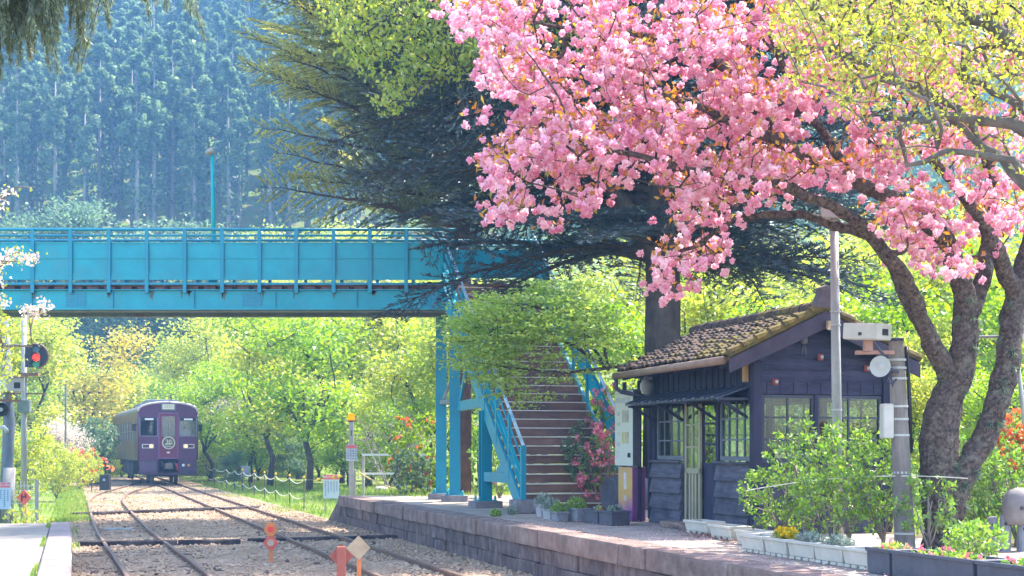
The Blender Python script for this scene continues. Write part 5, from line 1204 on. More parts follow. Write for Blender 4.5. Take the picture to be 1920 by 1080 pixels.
# ---- broadleaf trees of the background: a few kinds, copied
def broad(name, seed, h, spread, th, material, nleaf, ls, clumps=9, bark=None, twigs=True, petal=None, lean=.0):
    rng = np.random.default_rng(seed); t = thing(name, None, None, (0, 0, 0)); T = []
    for k in range(clumps):
        a = k*2.4+rng.random(); u = rng.random()**.6
        c = (math.cos(a)*spread*.62*u+lean, math.sin(a)*spread*.62*u, th+(h-th)*(.04+.82*rng.random()))
        r = spread*(.26+.2*rng.random()); T.append(blob(rng, 12, c, (r, r, r*.62)))
    T = np.vstack(T)
    seeds = [[(0, 0, -.3, h*.016+.03), (.1*rng.normal()+lean*.2, .1*rng.normal(), th*.55, h*.013+.02), (.2*rng.normal()+lean*.5, .2*rng.normal(), th*.95, h*.011)]]
    for k in range(4):
        a = k*1.57+rng.random(); seeds.append([(*seeds[0][-1][:3], h*.009), (math.cos(a)*spread*.3+lean, math.sin(a)*spread*.3, th+(h-th)*.35, h*.006)])
    A, par, rad, tips = skeleton(seeds, T, .45, .12, rng=rng, tipr=.011, expo=.5)
    wood('trunk', A, par, rad, bark or M_BARK, t, minr=.0)
    C = around(rng, T, max(1, nleaf//len(T)), (spread*.115, spread*.115, spread*.075)); n = len(C)
    clump = np.repeat(rng.random(len(T))*.35, max(1, nleaf//len(T)))
    cards('crown', C, rng.normal(size=(n, 3))*(1, 1, .6), ls*(.6+.8*rng.random(n)), ls*.62*(.6+.8*rng.random(n)), .15+clump+.5*rng.random(n), material, t, rng, .15, .35)
    return t
protos = [broad('maple_tree', 11, 9.5, 4.2, 2.6, L_YG, 8200, .21), broad('maple_tree', 12, 8.0, 3.8, 2.2, L_GR, 7800, .20, 10), broad('maple_tree', 13, 11, 4.4, 3.4, L_YG, 9000, .22, 11),
          broad('cherry_tree', 14, 8.5, 4.0, 2.4, L_OR, 6500, .20, 10), broad('bushy_tree', 15, 6.0, 3.2, .9, L_BG, 7500, .19, 9), broad('blossom_tree', 16, 9.0, 3.8, 2.4, L_PB, 5200, .17, 9, M_TWIG), broad('maple_tree', 17, 5.2, 3.4, .5, L_YG, 8600, .17, 13), broad('maple_tree', 18, 5.6, 3.2, .7, L_GR, 8200, .16, 13)]
used = [False]*len(protos)
def put(k, px, D, label, group, sc=1.0, rz=None, z=None):
    x = (px-HX)*D/F_PX; o = protos[k] if not used[k] else copy_tree(protos[k]); used[k] = True
    o.location = (x, D, hill_z(x, D)-.1 if z is None else z); o.rotation_euler = (0, 0, rz if rz is not None else random.random()*6.28)
    o.scale = (sc, sc, sc*random.uniform(.94, 1.06)); tag(o, label, 'tree', group); return o
G1 = 'spring trees behind the footbridge'
for k, px, D, sc, lb in [
    (0, 40, 70, 1.0, 'yellow green tree behind the railway signal'), (3, 150, 84, 1.15, 'orange tinted tree with bare forked limbs left of the railcar'), (2, 80, 100, 1.1, 'tall yellow green tree under the left end of the footbridge'),
    (0, 235, 96, .85, 'rounded yellow green tree left of the dark blue gap'), (5, 118, 66, .45, 'low pale shrubby tree beside the thin dark pole'), (1, 265, 108, .62, 'green tree directly behind the railcar roof'),
    (0, 345, 100, .95, 'yellow green tree rising right behind the railcar'), (2, 400, 92, 1.0, 'tall yellow tree just right of the dark gap'), (5, 447, 84, .95, 'pale pinkish blossom tree between the spring green trees'),
    (1, 395, 80, .78, 'bright green tree beside the railcar mirror'), (1, 470, 76, .85, 'small fresh green tree behind the grey notice box'), (0, 505, 70, .98, 'yellow green tree with forked dark trunk behind the rope fence'),
    (2, 560, 88, 1.05, 'tall fresh green tree below the middle of the footbridge'), (1, 578, 62, 1.08, 'green tree with thick dark trunk beside the red headed sign'), (1, 640, 78, 1.05, 'green tree behind the orange beacon'),
    (0, 690, 66, 1.05, 'yellow maple with layered leaves above the guard rail'), (2, 760, 74, .95, 'tall yellow maple left of the blue columns'), (0, 800, 54, .82, 'bright yellow maple touching the blue columns'),
    (1, 860, 60, .9, 'green tree seen between the blue columns'), (2, 905, 70, 1.05, 'yellow green tree behind the top of the stairs'), (4, 150, 80, .6, 'dark blue green bush tree left of the railcar'),
    (4, 150, 88, .7, 'dull blue green bush tree behind the thin dark pole'), (4, 330, 94, .72, 'dark green bush tree over the railcar roof'), (3, 520, 100, 1.1, 'orange tinted tree deep behind the rope fence'),
    (1, 20, 82, .8, 'green tree at the left edge behind the utility pole'), (0, 660, 104, 1.15, 'tall yellow green tree far behind the beacon post'), (2, 480, 112, 1.15, 'tall yellow green tree at the foot of the hill'),
    (4, 440, 70, .3, 'low dark bush at the rope fence'), (1, 735, 52, .5, 'small leafy green tree behind the guard rail')]:
    put(k, px, D, lb, G1, sc)
for i, (px, D, k, sc, lb) in enumerate([(395, 84, 1, 0.61, 'low green bush behind the grey notice box'), (425, 98, 1, 0.72, 'low green bush far behind the grey notice box'), (455, 90, 4, 0.60, 'low dark bush between the forked trunks'), (485, 86, 1, 0.61, 'low green bush behind the first yellow capped posts'), (515, 96, 1, 0.75, 'low green bush deep between the trunks'),
        (540, 82, 4, 0.50, 'low dark bush left of the thick dark trunk'), (565, 94, 1, 0.80, 'low green bush behind the thick dark trunk'), (600, 84, 1, 0.65, 'low green bush behind the red headed sign'), (630, 92, 4, 0.66, 'low dark bush left of the beacon post'), (655, 74, 1, 0.58, 'low green bush right behind the beacon post'), (700, 84, 1, 0.72, 'low green bush behind the bare twiggy shrub'),
        (740, 70, 1, 0.61, 'low green bush right of the bare twiggy shrub'), (785, 66, 1, 0.61, 'low green bush left of the blue columns'), (300, 112, 1, 0.72, 'low green bush hidden behind the railcar'), (375, 96, 1, 0.61, 'low green bush right of the railcar'), (60, 66, 1, 0.52, 'low green bush right of the signal pole'), (225, 92, 1, 0.61, 'low green bush left of the railcar')]):
    put((6+i % 2 if k == 1 else k), px, D, lb, 'low bushes behind the rope fence', sc)
# taller yellow trees showing over the bridge railing
for k, px, D, sc, lb in [(0, 205, 128, 1.15, 'small yellow tree peeping over the bridge railing at the left'), (0, 500, 122, 1.35, 'yellow green tree over the bridge railing near the bridge lamp'), (2, 570, 118, 1.2, 'tall yellow green tree under the left fir boughs'),
    (0, 640, 125, 1.4, 'yellow green tree over the bridge railing behind the fir'), (2, 720, 120, 1.2, 'tall yellow tree showing through the bridge railing'), (0, 790, 112, 1.35, 'yellow tree showing beside the head of the stairs')]:
    put(k, px, D, lb, G1, sc)
G2 = 'bluish pines in front of the cedar forest'
for i, (px, sc, lb) in enumerate([(-20, 1.9, 'bluish rounded pine at the left edge above the bridge'), (55, 2.0, 'bluish rounded pine left of the small yellow tree'), (135, 2.15, 'large bluish rounded pine above the bridge railing'), (250, 2.1, 'bluish rounded pine right of the small yellow tree'), (325, 2.05, 'narrow bluish pine left of the bridge lamp'), (395, 1.75, 'low bluish pine behind the bridge lamp'), (170, 1.7, 'low bluish pine half hidden behind the railing')]):
    put(4, px, 126+3*(i % 3), lb, G2, sc*.92)
# bright trees behind the shelter and the cherry
G3 = 'bright trees behind the shelter'
for k, px, D, sc, lb in [(0, 1015, 46, .72, 'yellow green tree behind the stair landing'), (1, 1120, 42, .75, 'green tree right of the blue stair panel'), (0, 1330, 38, .74, 'yellow green tree behind the shelter roof'), (2, 1440, 46, .85, 'tall yellow green tree behind the shelter ridge'),
    (1, 1520, 36, .66, 'green tree behind the slender steel pole'), (0, 1620, 40, .82, 'yellow green tree right of the steel pole'), (1, 1730, 34, .72, 'fresh green tree behind the cherry trunk'), (0, 1830, 38, .85, 'yellow green tree between the cherry stems'),
    (1, 1930, 32, .78, 'green tree behind the red orange azalea'), (2, 1220, 58, 1.0, 'tall yellow green tree behind the dark fir trunk'), (2, 1600, 60, 1.15, 'tall yellow green tree deep behind the shelter'), (2, 1800, 56, 1.1, 'tall yellow green tree behind the cherry crown'), (1, 1400, 62, 1.2, 'tall green tree far behind the shelter'),
    (1, 1000, 60, 1.0, 'green tree behind the footbridge landing'), (0, 1690, 27.5, .36, 'low bright bush behind the shelter corner'), (1, 1860, 26, .36, 'low green bush behind the leaning cherry stem'), (0, 1770, 30, .45, 'bright low tree between the cherry stem and the shelter'), (0, 1560, 31, .5, 'low yellow green tree seen through the shelter windows'), (1, 1330, 33, .45, 'low green tree seen through the shelter door')]:
    put(k, px, D, lb, G3, sc, z=(.35 if D < 50 else .0))

# ---- cedar forest on the hill
def cedar(seed, h, cb, rmax, n):
    rng = np.random.default_rng(seed); t = thing('cedar_tree', None, None)
    MB().tube([(0, 0, -1), (.05, 0, h*.4), (0, .05, h*.97)], [.26, .19, .03], 6).build('trunk', M_CTR, t, smooth=True)
    nb_ = 26; fz = (np.arange(nb_)+rng.random(nb_))/nb_; ab = np.arange(nb_)*2.4+rng.normal(size=nb_)*.5; rb_ = rmax*(np.sin(np.pi*np.clip(.12+.86*fz, 0, 1))**.7)*(.35+.5*rng.random(nb_))
    ctr = np.stack([rb_*np.cos(ab), rb_*np.sin(ab), cb+(h-cb)*fz], 1); sel = rng.integers(0, nb_, n); br_ = (.55+.35*rng.random(nb_))*(1-.45*fz)
    dvec = unit(rng.normal(size=(n, 3)))*(.25+.75*rng.random((n, 1))**.5); C = ctr[sel]+dvec*br_[sel][:, None]*(1, 1, 1.25); r = np.hypot(C[:, 0], C[:, 1]); a = np.arctan2(C[:, 1], C[:, 0]); r = np.minimum(r, rmax*1.3)
    Ax = np.stack([np.cos(a), np.sin(a), .1*np.ones(n)], 1)+rng.normal(size=(n, 3))*.6
    k = n//14; z2 = cb*(.35+.65*rng.random(k)); a2 = rng.random(k)*6.28; r2 = .2+1.1*rng.random(k)
    C = np.vstack([C, np.stack([r2*np.cos(a2), r2*np.sin(a2), z2], 1)]); Ax = np.vstack([Ax, rng.normal(size=(k, 3))]); m = n+k
    hue = np.clip(np.concatenate([.30+.35*(r/rmax)*rng.random(n)+.25*rng.random(n)+.22*dvec[:, 2], .1+.3*rng.random(k)]), 0, 1)  # hue rises outward and upward, painting lit tips onto the crowns
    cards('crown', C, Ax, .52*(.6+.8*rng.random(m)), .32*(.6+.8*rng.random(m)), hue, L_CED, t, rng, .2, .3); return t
M_CTR = mat('cedar_trunk', (.22, .19, .18), .9, .25, 2, stretch=(2, 2, .3))
ced = [cedar(31, 23, 11.5, 2.0, 2600), cedar(32, 21, 11, 1.8, 2300), cedar(33, 25, 14, 2.1, 2500), cedar(34, 20, 9.5, 1.9, 2600), cedar(35, 22, 12.5, 2.3, 2700), cedar(36, 24, 12, 1.7, 2300)]
rr = random.Random(77); cnt = 0; cu = [False]*6
y = 158.0; row = 0
while y < 285:
    dx = 3.6+.012*(y-158); xa, xb = -62*y/160-4, -13*y/160+2
    x = xa+(row % 2)*dx*.5
    while x < xb:
        if cnt >= 285: break
        if y > 205 and rr.random() < .12: x += dx; continue
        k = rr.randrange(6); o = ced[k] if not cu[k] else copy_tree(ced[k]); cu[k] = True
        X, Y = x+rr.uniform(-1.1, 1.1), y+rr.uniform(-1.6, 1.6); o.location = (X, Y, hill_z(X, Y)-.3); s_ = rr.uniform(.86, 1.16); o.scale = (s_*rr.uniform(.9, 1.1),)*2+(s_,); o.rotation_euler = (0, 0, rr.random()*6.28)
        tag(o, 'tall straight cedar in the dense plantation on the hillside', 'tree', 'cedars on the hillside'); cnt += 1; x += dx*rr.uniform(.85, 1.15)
    y += 5.2+.035*(y-158); row += 1
# the rest of the far wood, right of the plantation, reads as one mass
rng = np.random.default_rng(90); C = []; A_ = []; S = []
for k in range(520):
    Y = 150+130*rng.random(); X = -12*Y/160+rng.random()*(75*Y/150+12*Y/160); z0 = hill_z(X, Y); h = 9+9*rng.random(); n = 110
    f = rng.random(n); a = rng.random(n)*6.28; r = 3.0*np.sqrt(np.maximum(.02, 1-f**1.6))*(.4+.6*rng.random(n))
    C.append(np.stack([X+r*np.cos(a), Y+r*np.sin(a), z0+h*(.15+.85*f)], 1)); A_.append(rng.normal(size=(n, 3))); S.append(np.full(n, rng.random()*.6))
C = np.vstack(C); n = len(C); fw = cards('far_woods', C, np.vstack(A_), .9, .7, np.concatenate(S)+.4*rng.random(n), L_CED, None, rng, .2, .3); tag(fw, kind='stuff')
for i, (px, D, sc) in enumerate(((428, 236, 1.35), (462, 242, 1.5), (405, 240, 1.1))):
    o = put(5, px, D, ('pale leafless blossom tree high on the hillside', 'wide pale blossom tree high on the hillside beside the fir tips', 'small pale blossom tree at the edge of the cedars')[i], 'pale trees on the hillside', sc*1.4)

# ---- firs
def fir(name, label, base, h, r0, branches, material, bark, seed, hueb=.3, lit=None, spray=(.15, .040), dens=.034, group=None, fork=None):
    rng = np.random.default_rng(seed); t = thing(name, label, 'tree', base, 0, group); mb = MB()
    tr_ = MB().tube([(0, 0, -.2), (.03, 0, h*.25), (-.05, .04, h*.55), (0, 0, h)], [r0*1.15, r0, r0*.65, .04], 14)
    if fork: tr_.tube(*fork, 10)
    Cs, As, Hs, Ls = [], [], [], []
    for (z, az, L, el, droop, dn) in branches:
        d = np.array([math.cos(az), math.sin(az), 0]); m = max(6, int(L/.22)); u = np.linspace(0, 1, m)
        sw = rng.normal()*.25; roll = rng.normal()*.45
        pts = np.stack([d[0]*u*L-d[1]*sw*u*u*L*.4, d[1]*u*L+d[0]*sw*u*u*L*.4, z+L*(math.tan(el)*u-droop*u*u)], 1)+rng.normal(size=(m, 3))*.02
        mb.tube([tuple(p) for p in pts], [max(.006, (.016+.011*L)*(1-q)**.8) for q in u], 5)
        td = unit(np.gradient(pts, axis=0)); k0 = max(1, int(m*.16))
        ntw = int((m-k0)*2.6)
        for j in range(ntw):
            q = k0+(m-1-k0)*((j+rng.random())/ntw); i = int(q); i = min(i, m-2); p = pts[i]+(pts[i+1]-pts[i])*(q-i); sd = 1 if j % 2 else -1
            lat = np.cross(td[i], [0, 0, 1.0]); lat /= np.linalg.norm(lat)+1e-6; lat = lat*math.cos(roll)+np.cross(lat, td[i])*math.sin(roll)
            tl_ = min(1.15, (.34*L*(1-(q/m))+.30)*(.6+.6*rng.random())); w_ = td[i]*.62+lat*sd*.8+np.array([0, 0, .05-.25*droop*rng.random()+.12*rng.normal()]); w_ /= np.linalg.norm(w_)
            e = p+w_*tl_; mb.tube([tuple(p), tuple((p+e)/2-np.array([0, 0, .02])), tuple(e-np.array([0, 0, .08*tl_]))], [.008, .006, .003], 3, False)
            n = max(3, int(tl_/dens*dn)); f = (np.arange(n)+rng.random(n))/n; C = p+w_*tl_*f[:, None]; C[:, 2] -= .08*tl_*f*f
            s2 = np.where(rng.random(n) < .5, 1, -1)[:, None]; l2 = np.cross(w_, [0, 0, 1.0]); l2 /= np.linalg.norm(l2)+1e-6
            a_ = w_*.75+l2*s2*.6+rng.normal(size=(n, 3))*.22+np.array([0, 0, .12])
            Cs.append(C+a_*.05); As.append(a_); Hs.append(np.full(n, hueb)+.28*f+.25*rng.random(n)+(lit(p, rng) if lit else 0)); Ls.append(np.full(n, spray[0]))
    C = np.vstack(Cs); n = len(C); rg2 = np.random.default_rng(seed+1)
    tr_.v += []; tr_.build('trunk', bark, t, smooth=True); mb.build('branch', bark, t, smooth=True)
    cards('needles', C, np.vstack(As), np.concatenate(Ls)*(.6+.8*rg2.random(n)), spray[1]*(.6+.8*rg2.random(n)), np.concatenate(Hs), material, t, rg2, .3, .5); print(name, n); return t
rr = random.Random(5); br = []
for k in range(215):                                 # A: boughs rising outward
    f = k/215; z = 6.9+12.2*f+rr.uniform(-.2, .2); az = R(180)+R(rr.uniform(-105, 100)) if k % 6 else R(rr.uniform(-70, 70))
    L = min(5.8, 4.9+14*f, 6.9*(1-f)**.6+.6)*rr.uniform(.72, 1.06)*(1 if abs(az-R(180)) < 1.2 else .7); br.append((z, az, L, R(rr.uniform(10, 32)+16*f), .10, 1.1))
fa = fir('fir_tree', 'fir with sunlit olive tips and rising boughs behind the footbridge', (-1.2, 35.8, .0), 21.5, .17, br, L_FIRA, M_BARKR, 41, .22, lambda p, r: (.32+.6*r.random()*(r.random() < .6) if p[0] < -2.6+.25*r.normal() else .0))  # lit lightens the left boughs, sunlight painted into needle colour
br = []; rr = random.Random(8)
for k in range(190):                                 # B: layered dark boughs, drooping
    z = 4.7+9.5*(k/190)+rr.uniform(-.25, .25); az = R(rr.uniform(0, 360)); L = (5.0*(1-max(0, (z-8)/11))**.8)*rr.uniform(.7, 1.1)
    if math.cos(az) < -.3: L *= 1.18
    if math.sin(az) < -.5: L *= .88
    br.append((z, az, L, R(rr.uniform(2, 16)), rr.uniform(.16, .34), 1.0))
bB = P(1240, 842, 27.2)
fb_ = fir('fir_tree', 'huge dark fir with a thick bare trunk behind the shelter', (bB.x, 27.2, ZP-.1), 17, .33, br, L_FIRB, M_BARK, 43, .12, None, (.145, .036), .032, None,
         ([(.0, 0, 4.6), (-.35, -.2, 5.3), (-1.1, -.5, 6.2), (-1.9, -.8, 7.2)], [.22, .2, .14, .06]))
# drooping spruce at the top left, near the camera
rng = np.random.default_rng(61); tb = Vector((-5.6, 9.6, ZL)); dsx = thing('spruce_tree', 'grey green spruce with hanging twigs reaching in at the upper left corner', 'tree', tb)
mb = MB(); tk = MB().tube([(0, 0, -.5), (0, 0, 3), (.05, 0, 8.5)], [.24, .2, .05], 12); Cs, As = [], []
rs = random.Random(17); bl = [(rs.uniform(4.68, 5.5), rs.uniform(2.0, 3.6), rs.uniform(-.9, .9), 46) for _ in range(34)]+[(rs.uniform(4.55, 4.95), rs.uniform(2.1, 2.7), rs.uniform(-.7, .3), 70) for _ in range(12)]+[(5.8, -2.4, 1, 16), (6.8, 1, 2, 16), (6.5, -1, -2, 16)]
for (z, ex, ey, n) in bl:
    u = np.linspace(0, 1, 12); pts = np.stack([ex*u, ey*u+.1*np.sin(3*u), z+.35*u-.5*u*u], 1); mb.tube([tuple(p) for p in pts], [.028*(1-q)+.005 for q in u], 6)
    for j in range(n):
        q = .3+.7*rng.random(); p = np.array([np.interp(q, u, pts[:, i]) for i in range(3)]); tl_ = (.14+.5*rng.random()**1.3)*(1.25 if p[0] < 2.75 else .72)
        w_ = np.array([.16*rng.normal()+.08*np.sign(ex), .16*rng.normal(), -1.0]); w_ /= np.linalg.norm(w_); e = p+w_*tl_; mb.tube([tuple(p), tuple(e)], [.005, .002], 3, False)
        m = int(tl_/.0032); f = rng.random(m)[:, None]; wd = .022*(1-.6*f); Cs.append(p+w_*tl_*f+rng.normal(size=(m, 3))*wd); As.append(w_*.9+rng.normal(size=(m, 3))*.45)
C = np.vstack(Cs); n = len(C); tk.build('trunk', M_BARK, dsx, smooth=True); mb.build('branch', M_BARK, dsx, smooth=True)
cards('needles', C, np.vstack(As), .055*(.7+.6*rng.random(n)), .0095, .1+.8*rng.random(n), L_DROOP, dsx, rng, .2)

# ---- the pink double cherry
rng = np.random.default_rng(101)
cb = G(1768, 1036, ZP); ch = thing('cherry_tree', 'old leaning cherry tree covered in pink double blossom at the right', 'tree', cb)
seeds = [seg((1768, 1050, 16.2, .26), (1764, 1000, 16.2, .205), (1762, 900, 16.2, .20), (1757, 820, 16.2, .21), (1776, 745, 16.2, .18), (1803, 680, 16.15, .155), (1812, 620, 16.1, .14), (1806, 540, 16.0, .12), (1775, 450, 15.8, .10), (1700, 385, 15.5, .08), (1610, 345, 15.2, .075), (1500, 290, 15.0, .06), (1380, 230, 14.8, .045), (1240, 170, 14.6, .03)),
         seg((1785, 725, 16.2, .13), (1752, 655, 16.0, .105), (1715, 585, 15.8, .092), (1680, 500, 15.6, .08), (1632, 440, 15.3, .068), (1560, 385, 15.0, .056), (1470, 345, 14.7, .055), (1360, 330, 14.4, .042), (1230, 300, 14.2, .03), (1080, 270, 14, .02)),
         seg((1740, 630, 15.9, .07), (1700, 520, 15.2, .075), (1660, 478, 14.9, .06)),
         seg((1812, 600, 16.1, .11), (1850, 480, 16.2, .09), (1860, 330, 16.2, .07), (1820, 180, 16.0, .055), (1760, 40, 15.8, .045), (1700, -120, 15.6, .03)),
         seg((1775, 985, 16.2, .15), (1798, 910, 16.1, .135), (1842, 835, 16.1, .135), (1870, 760, 16.1, .135), (1888, 690, 16.1, .14), (1897, 600, 16.1, .125), (1925, 480, 16.1, .11), (1960, 330, 16, .085), (1940, 120, 15.8, .06)),
         seg((1905, 560, 16.1, .1), (1850, 430, 15.4, .07), (1790, 340, 15, .05), (1690, 250, 14.6, .035)),
         seg((1632, 440, 15.3, .06), (1500, 400, 15.6, .045), (1380, 405, 15.8, .03), (1290, 470, 15.9, .02)),
         seg((1500, 290, 15, .045), (1350, 120, 15.2, .035), (1180, 60, 15.2, .025), (1000, 40, 15, .015)),
         seg((1610, 345, 15.2, .05), (1480, 160, 15.5, .04), (1400, -60, 15.6, .025))]
pk = [(815, 0), (850, 25), (870, 60), (905, 125), (950, 170), (975, 190), (930, 210), (885, 200), (890, 215), (950, 240), (940, 270), (905, 300), (915, 370), (945, 420), (990, 385), (1035, 445), (1060, 380), (1120, 400), (1165, 350), (1235, 330), (1290, 310), (1260, 370), (1225, 440), (1225, 500), (1240, 560), (1275, 600), (1300, 520), (1350, 470), (1380, 400), (1450, 380), (1560, 340), (1640, 400), (1680, 480), (1740, 500), (1840, 510), (1900, 440), (1960, 330), (2050, 60), (2000, -240), (1500, -330), (1100, -260), (900, -120)]
def dens(x, y):
    d = np.where((x < 1500) & (y < 330), 1.0, .5)
    d = np.where((x > 1480) & (y > 200), .62, d); d = np.where(x > 1640, .5, d); d = np.where(y < -20, .35, d)
    d = d*np.clip(.62+.95*np.sin(x*.021+y*.013+1)*np.sin(y*.031-x*.012), .12, 1); d = np.where((y > 380), np.minimum(d, .5), d); d = np.where((x < 1100) & (y > 90) & (y < 190) & (x > 1010), .35, d); return d
T = region(rng, pk, 2250, 13.6, 18.2, dens); keepd = rng.random(len(T))
A, par, rad, tips = skeleton(seeds, T, .16, .14, rng=rng, tipr=.0034, expo=.44, sag=.05)
loc(ch, wood('trunk', A, par, rad, M_BARKC, rough=.045))
# pompoms hang in twos to sixes round each twig end
k = rng.integers(1, 6, len(T)); B = np.repeat(T, k, axis=0); B = B+rng.normal(size=B.shape)*(.095, .095, .07); B[:, 2] -= .05; nb = len(B)
rb = .043*(.7+.5*rng.random(nb)); npet = 24; Dn = unit(rng.normal(size=(nb, npet, 3))); q = .45+.55*rng.random((nb, npet, 1))**.5
C = (B[:, None]+Dn*rb[:, None, None]*q).reshape(-1, 3)
Ax = (np.cross(Dn, unit(rng.normal(size=(nb, npet, 3))))+Dn*.45).reshape(-1, 3)
hue = np.clip(np.repeat(.12+.62*rng.random(nb), npet)+.35*(rng.random(nb*npet)-.4)+.18*Dn[:, :, 2].reshape(-1), 0, 1); n = len(C)
loc(ch, cards('blossom', C, Ax, np.repeat(rb, npet)*(.95+.5*rng.random(n)), np.repeat(rb, npet)*(.8+.4*rng.random(n)), hue, L_PINK, None, rng, .35)); print('pompoms', nb)
C = around(rng, T[rng.random(len(T)) < .9], 5, (.10, .10, .055)); C[:, 2] += .05; n = len(C)
loc(ch, cards('young_leaves', C, rng.normal(size=(n, 3))+(0, 0, .5), .085*(.7+.6*rng.random(n)), .038, rng.random(n)**1.2, L_BRZ, None, rng, .2))
# small ferns and moss tufts on the old trunk
low = [i for i in range(len(A)) if rad[i] > .1 and A[i][2] < 3.4]; n = 1800; tu = rng.choice(low, 60); ii = np.repeat(tu, 30); dv = unit(np.repeat(rng.normal(size=(60, 3))*(1, 1, .2)-(0, .4, 0), 30, 0)+rng.normal(size=(n, 3))*.14); C = A[ii]+dv*(rad[ii]*1.03)[:, None]
loc(ch, cards('fern_tuft', C, dv*.6+np.array([0, 0, -.5])+rng.normal(size=(n, 3))*.4, .14*(.5+rng.random(n)), .009, .1+.7*rng.random(n), L_DROOP, None, rng, .1))

# ---- second tree with small yellow green leaves reaching over from the right
rng = np.random.default_rng(111); b2 = G(2120, 1120, ZP); t2_ = thing('leafy_tree', 'tree with rough grey limbs and small yellow green leaves reaching in from the right edge', 'tree', b2)
seeds = [seg((2120, 1130, 11, 0.208), (2105, 800, 11.2, 0.176), (2080, 500, 11.6, 0.152), (2040, 330, 11.9, 0.120), (1985, 255, 12.2, 0.074), (1900, 232, 12.4, 0.053), (1830, 226, 12.6, 0.043), (1760, 215, 12.8, 0.034), (1700, 225, 13, 0.028), (1640, 215, 13.1, 0.019)),
         seg((2080, 500, 11.6, 0.087), (1985, 400, 12.2, 0.062), (1920, 345, 12.5, 0.050), (1860, 285, 12.8, 0.038), (1800, 205, 13, 0.031), (1720, 165, 13.2, 0.028), (1650, 140, 13.4, 0.019), (1560, 90, 13.5, 0.012)),
         seg((1860, 285, 12.8, 0.031), (1780, 222, 12.9, 0.028), (1720, 160, 13, 0.022), (1650, 150, 13.1, 0.015)),
         seg((1985, 400, 12.2, 0.043), (1900, 300, 12.4, 0.034), (1800, 285, 12.5, 0.028), (1700, 310, 12.6, 0.019)),
         seg((2040, 330, 11.9, 0.062), (1960, 120, 12.2, 0.043), (1850, 40, 12.5, 0.031), (1700, -20, 12.8, 0.022), (1580, -30, 13, 0.012)), seg((1985, 255, 12.2, 0.037), (1880, 180, 12.6, 0.031), (1800, 140, 13, 0.022))]
poly = [(1440, -60), (1460, 60), (1500, 160), (1560, 200), (1640, 260), (1720, 330), (1850, 330), (1940, 420), (2050, 300), (2050, -200), (1600, -220)]
T = region(rng, poly, 760, 11.6, 14.0, lambda x, y: np.clip(1.0-(y-20)/230, .10, 1)*np.where(y < -30, .5, 1))
A, par, rad, tips = skeleton(seeds, T, .13, .16, rng=rng, tipr=.0042, expo=.45, up=.05)
loc(t2_, wood('trunk', A, par, rad, mat('grey_bark', (.15, .125, .115), .95, .4, 5, .9, 18, stain=(.27, .26, .22), stain_amt=.6, spec=.1)))
C = around(rng, T, 17, (.085, .085, .065)); n = len(C)
loc(t2_, cards('foliage', C, rng.normal(size=(n, 3))+(0, 0, .6), .052*(.6+.7*rng.random(n)), .032, .35+.6*rng.random(n), L_YG, None, rng, .2, .3))
# ---- tree with fresh leaves drooping over the firs at the top
rng = np.random.default_rng(121); b3 = P(1248, 842, 33.0); b3.z = ZP-.1; t3_ = thing('leafy_tree', 'tall tree with fresh yellow green sprays drooping in front of the dark fir', 'tree', b3)
seeds = [seg((1248, 960, 33, .26), (1246, 600, 33, .22), (1240, 300, 32.5, .19), (1225, 60, 31.5, .16), (1180, -120, 30, .12), (1060, -190, 27.5, .09), (930, -120, 25.5, .06), (800, -20, 24.6, .035), (690, 60, 24.2, .02)),
         seg((1060, -190, 27.5, .06), (900, 10, 25, .035), (840, 110, 24.4, .02), (770, 190, 24.2, .01)), seg((930, -120, 25.5, .04), (780, -100, 24.6, .03), (640, -10, 24.2, .015)), seg((1180, -120, 30, .07), (1150, -30, 27, .04), (1080, 40, 25.5, .02))]
poly = [(590, -40), (620, 20), (640, 55), (655, 110), (690, 135), (715, 110), (740, 130), (720, 215), (760, 195), (800, 165), (850, 150), (900, 130), (930, 100), (1010, 90), (1120, 110), (1200, 90), (1200, -260), (700, -260)]
T = region(rng, poly, 430, 23.8, 26.0, lambda x, y: np.where(y < -20, .4, 1)*np.where(x > 930, .5, 1))
A, par, rad, tips = skeleton(seeds, T, .22, .14, rng=rng, tipr=.005, expo=.45, sag=.06)
loc(t3_, wood('trunk', A, par, rad, M_BARK)); C = around(rng, T, 22, (.16, .16, .1)); n = len(C)
loc(t3_, cards('foliage', C, rng.normal(size=(n, 3))+(0, 0, -.4), .105*(.6+.7*rng.random(n)), .06, .15+.75*rng.random(n), L_YG, None, rng, .2, .2))
# ---- maple over the stairs
rng = np.random.default_rng(131); b4 = F(3.6, 4.9, ZP-.05); t4_ = thing('maple_tree', 'low maple with feathery light green leaves hanging over the footbridge stairs', 'tree', b4)
b4p = (HX+b4.x*F_PX/b4.y)
seeds = [[(*b4, .075), (b4.x-.03, b4.y, 1.6, .065), (b4.x-.12, b4.y-.1, 2.5, .055), (b4.x-.35, b4.y-.3, 3.1, .045)]]+[seg((1140, 690, 23.2, .03), *s_) for s_ in (
    ((1060, 640, 22.8, .022), (960, 625, 22.4, .014), (860, 640, 22.2, .008)), ((1070, 590, 23, .02), (980, 570, 22.8, .012)), ((1060, 700, 22.6, .018), (960, 690, 22.3, .010), (890, 680, 22.2, .007)), ((1120, 600, 23.4, .02), (1080, 560, 23.2, .012)))]
poly = [(835, 600), (870, 585), (930, 560), (1000, 535), (1080, 545), (1140, 590), (1150, 660), (1120, 690), (1060, 705), (1075, 740), (980, 760), (920, 735), (880, 690), (850, 660)]
T = region(rng, poly, 330, 21.9, 24.2, lambda x, y: np.where((x > 960) & (y > 640), .22, 1)*np.where((y > 690), .5, 1)); T[:, 2] = np.round(T[:, 2]/.2)*.2+rng.normal(size=len(T))*.06
